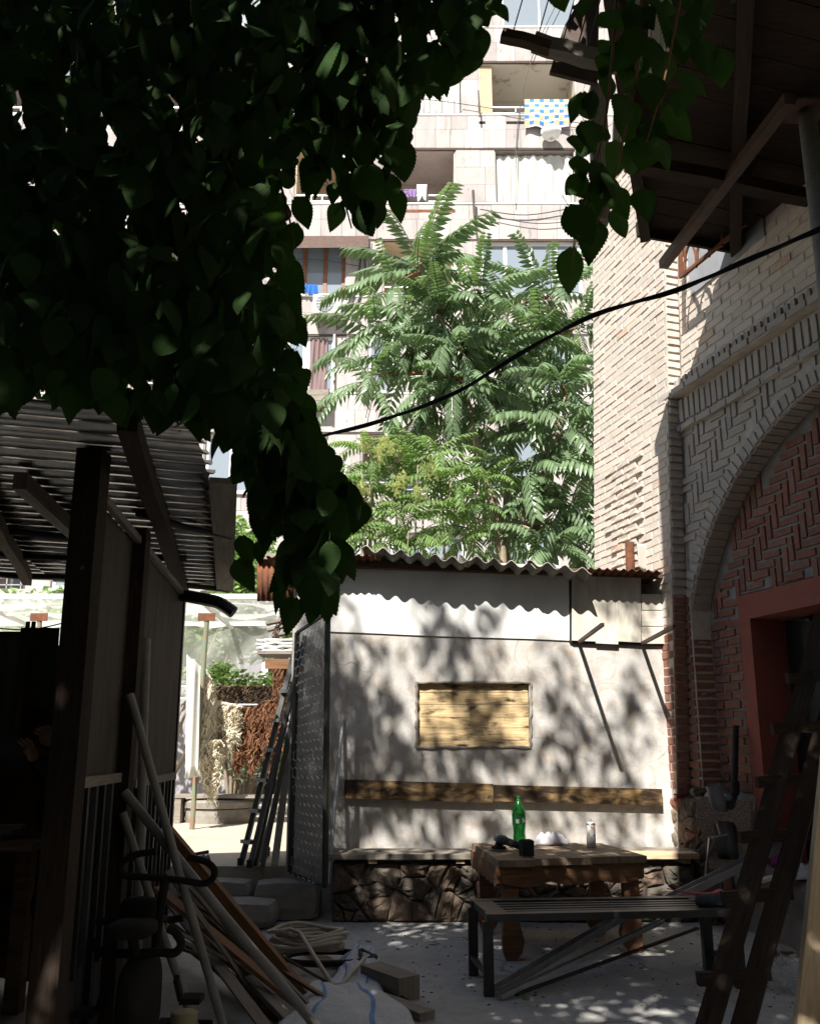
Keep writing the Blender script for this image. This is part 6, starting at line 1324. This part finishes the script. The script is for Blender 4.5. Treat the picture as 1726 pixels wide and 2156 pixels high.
# propped plank with wires
pk = T('wired_plank', 'dark plank hung from thin wires at the top of the picture', 'plank', at(1160, 105, 3.0)); A, B = at(1056, 72, 3.0), at(1262, 128, 3.0)
m = MB(); m.bar(A, A.lerp(B, .5), 0.042, .042, jit=.003); part('batten', m, M_wdark, pk); m = MB(); m.bar(A.lerp(B, .33) + V((0, .01, .015)), B + V((.08, 0, -.02)), .056, .06, jit=.004); part('plank', m, M_wold, pk)
for k in range(4): c = A.lerp(B, .12 + .25 * k); m = MB(); m.tube([c + V((0, 0, .03)), c + V((.1, 0, .4))], .003, 5); part('wire', m, M_black, pk)
m = MB(); P = [(1187, 55), (1225, -10), (1262, -20), (1258, 175), (1157, 150)]; m.prism([at(x, y, 3.1) for x, y in P], (0, .02, 0)); one('tin_flap', m, M_rust2, 'dark rusty tin flap beside the wired plank', 'tin sheet')
# black cable across the yard
pts = [at(x, y, Y) for x, y, Y in [(1800, 445, 2.3), (1726, 480, 2.4), (1560, 555, 2.6), (1420, 610, 2.8), (1250, 665, 3.0), (1100, 740, 3.2), (950, 832, 3.4), (800, 885, 3.65), (640, 930, 3.95), (520, 985, 4.2), (430, 1040, 4.4)]]
pp = bez(pts, 6); m = MB(); m.tube(pp, .0075, 8); cb_ = T('black_cable', 'thick black cable strung across the courtyard', 'cable', pts[5]); part('cable', m, M_rub, cb_, True)
m = MB(); m.tube([p + V((0, 0, .009 * math.cos(i * .5))) + V((0, .009 * math.sin(i * .5), 0)) for i, p in enumerate(pp)], .005, 6); part('second_strand', m, M_rub, cb_, True)
# ================================================================== mulberry
M_mul = mk_leaf('mulberry_leaf', (.026, .055, .015), (.035, .062, .022), (.05, .13, .012), .26, .7, .1)
def leaf_shape(seed, teeth=13):
    random.seed(seed); v = []; f = []; asp = U(.31, .37); sk = U(-.05, .05); curl = U(-.18, .18); fold = U(.02, .12)
    def half(t): return asp * (math.sin(math.pi * min(1, t * 1.0) ** .62) ** .85) * (1 - .25 * t) if t < 1 else 0
    mid = []; N = teeth
    for i in range(N + 1):
        t = i / N; mid.append(len(v)); v.append(V((sk * math.sin(t * 3), -curl * math.sin(t * 2.6), -t)))
    for sd in (-1, 1):
        pr = None
        for i in range(N):
            t0, t1 = i / N, (i + 1) / N
            h0 = half(t0) if i else 0.05; h1 = half(t1)
            z0 = -t0 + (.07 if i == 0 else .03 * (1 - t0)); 
            a = len(v); v.append(V((sd * h0 + sk * math.sin(t0 * 3), -curl * math.sin(t0 * 2.6) + fold * h0 * 2 * .5, z0))); tt = t0 + (t1 - t0) * .72; hh = max(half(tt) * 1.0 + .028 * (1 - .5 * t0), .0)
            if i == N - 1: hh *= .6
            v.append(V((sd * hh + sk * math.sin(tt * 3), -curl * math.sin(tt * 2.6) + fold * hh, -tt - .01)))
            f.append((mid[i], a, a + 1, mid[i + 1]) if sd < 0 else (mid[i], mid[i + 1], a + 1, a))
            if pr is not None: f.append((pr + 1, a, mid[i]) if 0 else (mid[i], pr + 1, a) if sd < 0 else (mid[i], a, pr + 1))
            pr = a
    # petiole
    k = len(v); v += [V((0, 0, .34)), V((.012, 0, .34)), V((.012, 0, 0)), V((-.006, .01, 0))]; f += [(k, k + 1, k + 2), (k, k + 2, k + 3)]
    return v, f
LV = [leaf_shape(s) for s in range(100, 107)]
LME = []
for v, f in LV: b = MB(); b.add(v, f); LME.append(b.mesh('leaf', M_mul))
LVn = [(np.array([list(p) for p in v]), f) for v, f in LV]
LOWV = np.array([[0, 0, 0], [-.36, .04, -.3], [0, 0, -.45], [.36, .04, -.3], [-.26, .02, -.68], [.26, .02, -.68], [0, -.05, -1]]); LOWF = [(0, 1, 2), (0, 2, 3), (1, 4, 2), (2, 5, 3), (2, 4, 6), (2, 6, 5)]
def place(p, s, face=None, tilt=.5):
    yaw = U(0, 6.28) if face is None else face + random.gauss(0, .6 if face == 0 else .15)
    R = Matrix.Rotation(yaw, 3, 'Z') @ Matrix.Rotation(random.gauss(0, tilt), 3, 'X') @ Matrix.Rotation(random.gauss(0, .3), 3, 'Y'); return R, s
class LeafBatch:
    def __init__(s): s.V = []; s.F = []; s.r = []; s.n = 0
    def add(s, p, R, sc, shape):
        v, f = shape; a = v * np.array([sc * U(.85, 1.15), sc, sc]); a = a @ np.array(R).T + np.array(p); s.V.append(a); s.F += [tuple(k + s.n for k in q) for q in f]; s.r += [random.random()] * len(f); s.n += len(a)
    def build(s, nm, par, mt):
        off = np.array(wloc(par)); me = bpy.data.meshes.new(nm); me.from_pydata((np.concatenate(s.V) - off).tolist(), [], s.F)
        a = me.attributes.new('rnd', 'FLOAT', 'FACE'); a.data.foreach_set('value', np.array(s.r)); me.materials.append(mt); o = bpy.data.objects.new(nm, me); COL.objects.link(o); o.parent = par; o['kind'] = 'stuff'; return o
mul = T('mulberry_tree', 'mulberry tree whose dark serrated leaves hang across the top of the picture', 'tree', (-3.0, .6, 0))
m = MB(); tr_ = bez([V((-3.0, .6, 0)), V((-2.9, .65, 1.5)), V((-2.6, .7, 3.0)), V((-2.2, .8, 4.3)), V((-1.8, .7, 5.8)), V((-1.5, .6, 7.6))], 4); m.tube(tr_, [.22 - .008 * i for i in range(len(tr_))], 10); part('trunk', m, M_bark, mul, True)
random.seed(90)
LIMBS = [((-1.2, 2.4, 4.0)), ((-.4, 2.7, 4.3)), ((.5, 2.6, 4.6)), ((1.2, 2.4, 4.3)), ((-2.2, 2.6, 4.0)), ((-1.0, -2, 6)), ((.6, -1.2, 6.5)), ((-4, 0, 6)), ((-3.5, -3, 6)), ((-.8, .2, 7.6))]
for e in LIMBS: m = MB(); a = min(tr_[6:], key=lambda p: (p - V(e)).length if p.z < e[2] else 99); limb(m, a, e, .07, .015, .1, 9); part('branch', m, M_bark, mul, True)
POLY = [(-120, -150), (1040, -150), (1045, 40), (1015, 120), (960, 140), (905, 170), (850, 215), (840, 300), (825, 400), (770, 460), (710, 450), (670, 370), (635, 330), (600, 420), (615, 500), (600, 580), (625, 660), (595, 720), (625, 800), (640, 900), (690, 985), (765, 1065), (735, 1110), (715, 1160), (700, 1215), (650, 1265), (600, 1240), (610, 1150), (555, 1120), (530, 1010), (455, 905), (330, 868), (180, 850), (-120, 850)]
def inpoly(x, y, P=POLY):
    c = False; j = len(P) - 1
    for i in range(len(P)):
        if (P[i][1] > y) != (P[j][1] > y) and x < (P[j][0] - P[i][0]) * (y - P[i][1]) / (P[j][1] - P[i][1]) + P[i][0]: c = not c
        j = i
    return c
def edge_d(x, y, P=POLY):
    d = 1e9
    for i in range(len(P)):
        ax, ay = P[i - 1]; bx, by = P[i]; t = max(0, min(1, ((x - ax) * (bx - ax) + (y - ay) * (by - ay)) / ((bx - ax) ** 2 + (by - ay) ** 2 + 1e-9))); d = min(d, math.hypot(x - ax - t * (bx - ax), y - ay - t * (by - ay)))
    return d
random.seed(123); cur = LeafBatch(); edge = []
N_CUR = 3700; k = 0
while k < N_CUR:
    x, y = U(-110, 1045), U(-140, 1270)
    if not inpoly(x, y): continue
    d = edge_d(x, y)
    sparse = y > 880 or x > 640
    if sparse and random.random() < (.35 if d < 50 else .2): continue
    k += 1; Y = U(2.0, 3.5) if not sparse else U(2.2, 3.0); L = U(.075, .14) if not sparse else U(.08, .155); p = at(x, y - 25, Y); R, s = place(p, L, 0, .4)
    if d < 45 and x > 200 and y > -60: edge.append((p, R, L))
    else: cur.add(p, R, L, random.choice(LVn))
random.shuffle(edge); NLF = 0
for (p, R, L) in edge[:215]: inst('leaf', random.choice(LME), mul, Matrix.Translation(p) @ R.to_4x4() @ Matrix.Scale(L, 4)); NLF += 1
for (p, R, L) in edge[215:]: cur.add(p, R, L, random.choice(LVn))
RIGHT = [(1225, 195, .12), (1208, 285, .09), (1215, 330, .10), (1250, 340, .12), (1205, 375, .12), (1262, 345, .13), (1198, 435, .15), (1252, 465, .16), (1206, 525, .15), (1285, 395, .14), (1300, 300, .14), (1350, 400, .14), (1322, 215, .14), (1372, 160, .15), (1340, 60, .15), (1290, 90, .15), (1262, 30, .12), (1405, 5, .16), (1432, 55, .15), (1402, 225, .15), (1442, 185, .14), (1460, 20, .14), (1255, 215, .12), (1310, 20, .14), (1275, 150, .13), (1345, 290, .14), (1325, 130, .14), (1300, 440, .12), (1275, 270, .13), (1380, 300, .13), (1240, 420, .12), (1400, 110, .15), (1360, -20, .15), (1480, 90, .13), (1240, 270, .12)]
random.seed(55)
RIGHT += [(x + U(-38, 38), y + U(-45, 30), L * U(.75, 1)) for x, y, L in RIGHT if x > 1235 and y < 400]
for (x, y, L) in RIGHT:
    p = at(x, y, U(2.45, 2.75)); R, s = place(p, L, random.choice([-.3, .3]) + U(-.2, .2) - random.gauss(0, .35) * 0, .15); inst('leaf', random.choice(LME), mul, Matrix.Translation(p) @ R.to_4x4() @ Matrix.Scale(L * 1.06, 4))
FRINGE = [(1030, 25), (1000, 105), (1012, 60), (970, 130), (935, 125), (895, 165), (870, 190), (840, 270), (858, 220), (830, 400), (820, 340), (750, 440), (715, 430), (780, 395), (640, 335), (622, 470), (618, 420), (610, 640), (578, 670), (620, 680), (575, 720), (560, 730), (620, 740), (640, 830), (625, 860), (765, 1060), (720, 1020), (700, 990), (690, 960), (700, 1165), (715, 1150), (685, 1230), (610, 1170), (600, 1210), (655, 1190), (670, 1240), (620, 1260), (560, 1130), (510, 1130), (500, 1180)]
for (x, y) in FRINGE:
    p = at(x, y, U(2.3, 2.8)); L = U(.10, .13); R, s = place(p, L, 0, .25); inst('leaf', random.choice(LME), mul, Matrix.Translation(p) @ R.to_4x4() @ Matrix.Scale(L, 4))
for pts in ([(1300, -40), (1290, 100), (1275, 250), (1240, 400), (1215, 480), (1205, 560)], [(1350, -40), (1345, 120), (1310, 300), (1280, 420), (1255, 470)], [(1440, -50), (1420, 60), (1395, 180), (1360, 300)], [(620, 620), (680, 720), (740, 830), (700, 900)], [(560, 650), (580, 720), (600, 780)], [(600, 900), (660, 990), (720, 1040)], [(640, 900), (690, 1060), (700, 1170)], [(840, -40), (850, 150), (845, 280)], [(960, -40), (955, 80), (930, 160)], [(560, 1000), (600, 1120), (640, 1200), (650, 1260)], [(700, 300), (720, 400), (740, 480)], [(560, 300), (600, 420), (620, 520)]):
    if pts[0] == (620, 620): continue
    m = MB(); q = bez([at(x, y, 2.55) for x, y in pts], 4); m.tube(q, [.006 - .004 * i / len(q) for i in range(len(q))], 5); part('twig', m, M_twig, mul)
cur.build('foliage', mul, M_mul)
# upper crown: what shades the courtyard
crown = LeafBatch(); random.seed(321)
def infr(p, mrg=40):
    d = p - CAM; f = d.y * math.cos(TH) + d.z * math.sin(TH)
    if f < .05: return False
    x = CX + F * d.x / f; y = CY - F * (-d.y * math.sin(TH) + d.z * math.cos(TH)) / f; return -mrg < x < 1726 + mrg and -mrg < y < 2156 + mrg
def shade(tx, ty, tz, n, sg, t0=5.6, t1=9.5, Ls=(.09, .14), ex=1., ez=1.1, thin=.8):
    c = V((tx, ty, tz)) - SUN * U(t0, t1)
    for k in range(n):
        p = c + V((random.gauss(0, sg * ex), random.gauss(0, sg), random.gauss(0, sg * ez)))
        if infr(p) or p.z < 2.6: continue
        if thin:
            g = p + SUN * (p.z / -SUN.z)
            if 4.8 < g.y < 7.2 and -.75 < g.x < 2.5 and random.random() < thin: continue
        R, s = place(p, 1, None, .6); crown.add(p, R, U(*Ls), (LOWV, LOWF))
def wall_at(px, py): return at(px, py, WY)
for px, py, n, sg in [(930, 1340, 26, .09), (985, 1385, 30, .11), (1040, 1330, 12, .07), (905, 1290, 14, .07), (800, 1420, 18, .08), (770, 1500, 30, .11), (850, 1540, 26, .11), (985, 1480, 18, .09), (1040, 1540, 24, .10), (905, 1590, 26, .11), (1000, 1600, 26, .10), (1100, 1610, 20, .10), (1170, 1430, 12, .08), (1205, 1500, 18, .09), (1190, 1600, 20, .10), (1250, 1600, 14, .09), (1300, 1560, 10, .07), (1345, 1460, 12, .07), (1340, 1290, 12, .06), (1290, 1270, 8, .05), (700, 1420, 30, .14), (690, 1540, 40, .15), (700, 1660, 50, .15), (660, 1450, 40, .13), (650, 1600, 50, .15), (650, 1750, 50, .16), (760, 1620, 30, .12), (780, 1740, 40, .12), (870, 1720, 26, .12), (960, 1745, 26, .12), (1050, 1720, 20, .10), (1140, 1740, 20, .10), (1260, 1735, 20, .1), (1340, 1740, 16, .1), (830, 1650, 20, .1), (950, 1660, 16, .09), (700, 1250, 12, .08), (640, 1500, 50, .14), (655, 1680, 50, .15), (630, 1820, 50, .15), (670, 1360, 30, .10)]:
    q = wall_at(px, py)
    for _ in range(2): shade(q.x + U(-.05, .05), q.y, q.z + U(-.05, .05), int(n * 1.5), sg * 1.2, 8.5, 12.5, (.08, .125), .8, 1.9, 0)
for _ in range(74):   # ground in front of the benches: broken shade
    shade(U(-.9, 2.4), U(5.0, 7.2), 0, 34, U(.10, .17), 5.4, 8, thin=0)
for _ in range(330):   # deep shade over shed, foreground and path
    shade(U(-5, .2), U(2.6, 7.2), U(0, 1.2), 28, U(.15, .4), 5.4, 9.5)
for _ in range(100): shade(U(-1, 3.2), U(3.2, 5.0), U(0, .6), 28, U(.15, .4), 5.0, 9)
for _ in range(330):   # crown directly over the hanging curtain
    shade(U(-2.6, 1.6), U(1.6, 3.6), U(2.0, 4.6), 26, U(.2, .5), 2.2, 5.5, thin=.5)
for _ in range(45): shade(U(1.8, 2.5), U(3.7, 4.9), U(.1, 1.6), 24, U(.1, .2), 4.2, 7, thin=0)
for _ in range(60): shade(U(1.1, 2.3), U(3.9, 5.3), U(.2, 1.9), 24, U(.1, .25), 4.6, 8, thin=.3)
for _ in range(560):   # broad body of the crown
    c = V((U(-6.5, 4.5), U(-4.5, 3.2), U(4.6, 9.0)))
    tt = (c.z - 0) / -SUN.z; g = c + SUN * tt
    tw = (WY - c.y) / SUN.y; q = c + SUN * tw
    if -.9 < q.x < 2.4 and .4 < q.z < 3.2: continue
    if (g.y > 4.7 and -1 < g.x < 2.6) or g.y > 7.0: continue
    for k in range(16):
        p = c + V((random.gauss(0, .3), random.gauss(0, .3), random.gauss(0, .3)))
        if infr(p): continue
        R, s = place(p, 1, None, .6); crown.add(p, R, U(.10, .16), (LOWV, LOWF))
crown.build('upper_crown', mul, M_mul)
# unseen house added behind the camera to keep sky light out of the court
hs = T('added_rear_house', 'unseen two-storey house with a timber porch, added behind the viewer to block sky light', 'house', (0, -3.2, 0))
M_hr = simple('brown_render', (.16, .13, .11), (.11, .09, .075), 3, .9); m = MB(); m.bb(-7, 5.5, -3.6, -3.2, 0, 6.2); part('wall', m, M_hr, hs)
m = MB(); m.bb(-7.0, 5.2, -3.19, .35, 2.75, 2.83); part('added_porch_roof', m, M_wdark, hs)  # added roof overhead, out of view, keeping sky light off the foreground
for x in (-4.5, 3.4): m = MB(); m.bb(x - .07, x + .07, .1, .24, 0, 2.75); part('added_porch_post', m, M_wdark, hs)
m = MB(); m.bb(.4, 1.4, -3.19, -3.12, 0, 2.1); part('door', m, M_wdark, hs)
for x in (-4, -1.5, 2.6): m = MB(); m.bb(x - .5, x + .5, -3.19, -3.13, 3.6, 5); wq = part('window', m, M_wframe, hs); m = MB(); m.bb(x - .42, x + .42, -3.129, -3.12, 3.68, 4.92); part('pane', m, M_glass, wq)
m = MB(); m.bb(-6.3, -6.0, -3.1, 7.6, 0, 3.6); one('added_side_wall', m, M_hr, 'unseen tall brown wall added beyond the tin shed to deepen the shade', 'wall')  # unseen wall, added to enclose the court and deepen its shade
# fallen leaves
random.seed(17)
for k, (x, y, lb) in enumerate([(1105, 2098, 'green fallen leaf beside the profile ends under the bench'), (1466, 1966, 'green fallen leaf below the far right bench leg'), (1172, 2016, 'yellowish leaf on the floor by the table leg'), (1400, 2002, 'small green leaf on the floor between bench and table'), (770, 1980, 'dry curled leaf on the floor in front of the stone bench'), (820, 1960, 'dry leaf lying near the left bench stones'), (905, 1985, 'pale leaf scrap on the open floor left of the table'), (1545, 1950, 'small leaf beside the concrete ledge')]):
    p = gz(x, y, .012); R = Matrix.Rotation(U(0, 6.28), 3, 'Z') @ Matrix.Rotation(math.pi / 2 - .15, 3, 'X'); b = MB(); v, f = LV[k % 7]; b.add([p + R @ (q * .07) for q in v], f); o = one('fallen_leaf', b, M_shrub if k in (0, 1, 3) else M_wold, lb, 'leaf', 'fallen leaves on the floor')
M_deb = simple('dry_debris', (.10, .08, .055), (.05, .04, .03), 20, .95, bump=0); m = MB(); random.seed(29)
for k in range(420):
    x, y = U(-1.0, 2.4), U(4.9, 7.1); s_ = U(.003, .012); a = U(0, 3.14); d = V((math.cos(a), math.sin(a), 0)); e = V((-d.y, d.x, 0)); p = V((x, y, .002)); m.add([p - d * s_ * 1.5, p - e * s_ * .5, p + d * s_ * 1.5, p + e * s_ * .5, p + V((0, 0, s_ * .6))], [(0, 1, 4), (1, 2, 4), (2, 3, 4), (3, 0, 4)])
one('floor_litter', m, M_deb, 'crumbs of dry leaf and grit scattered over the concrete floor', 'litter', kind='stuff')
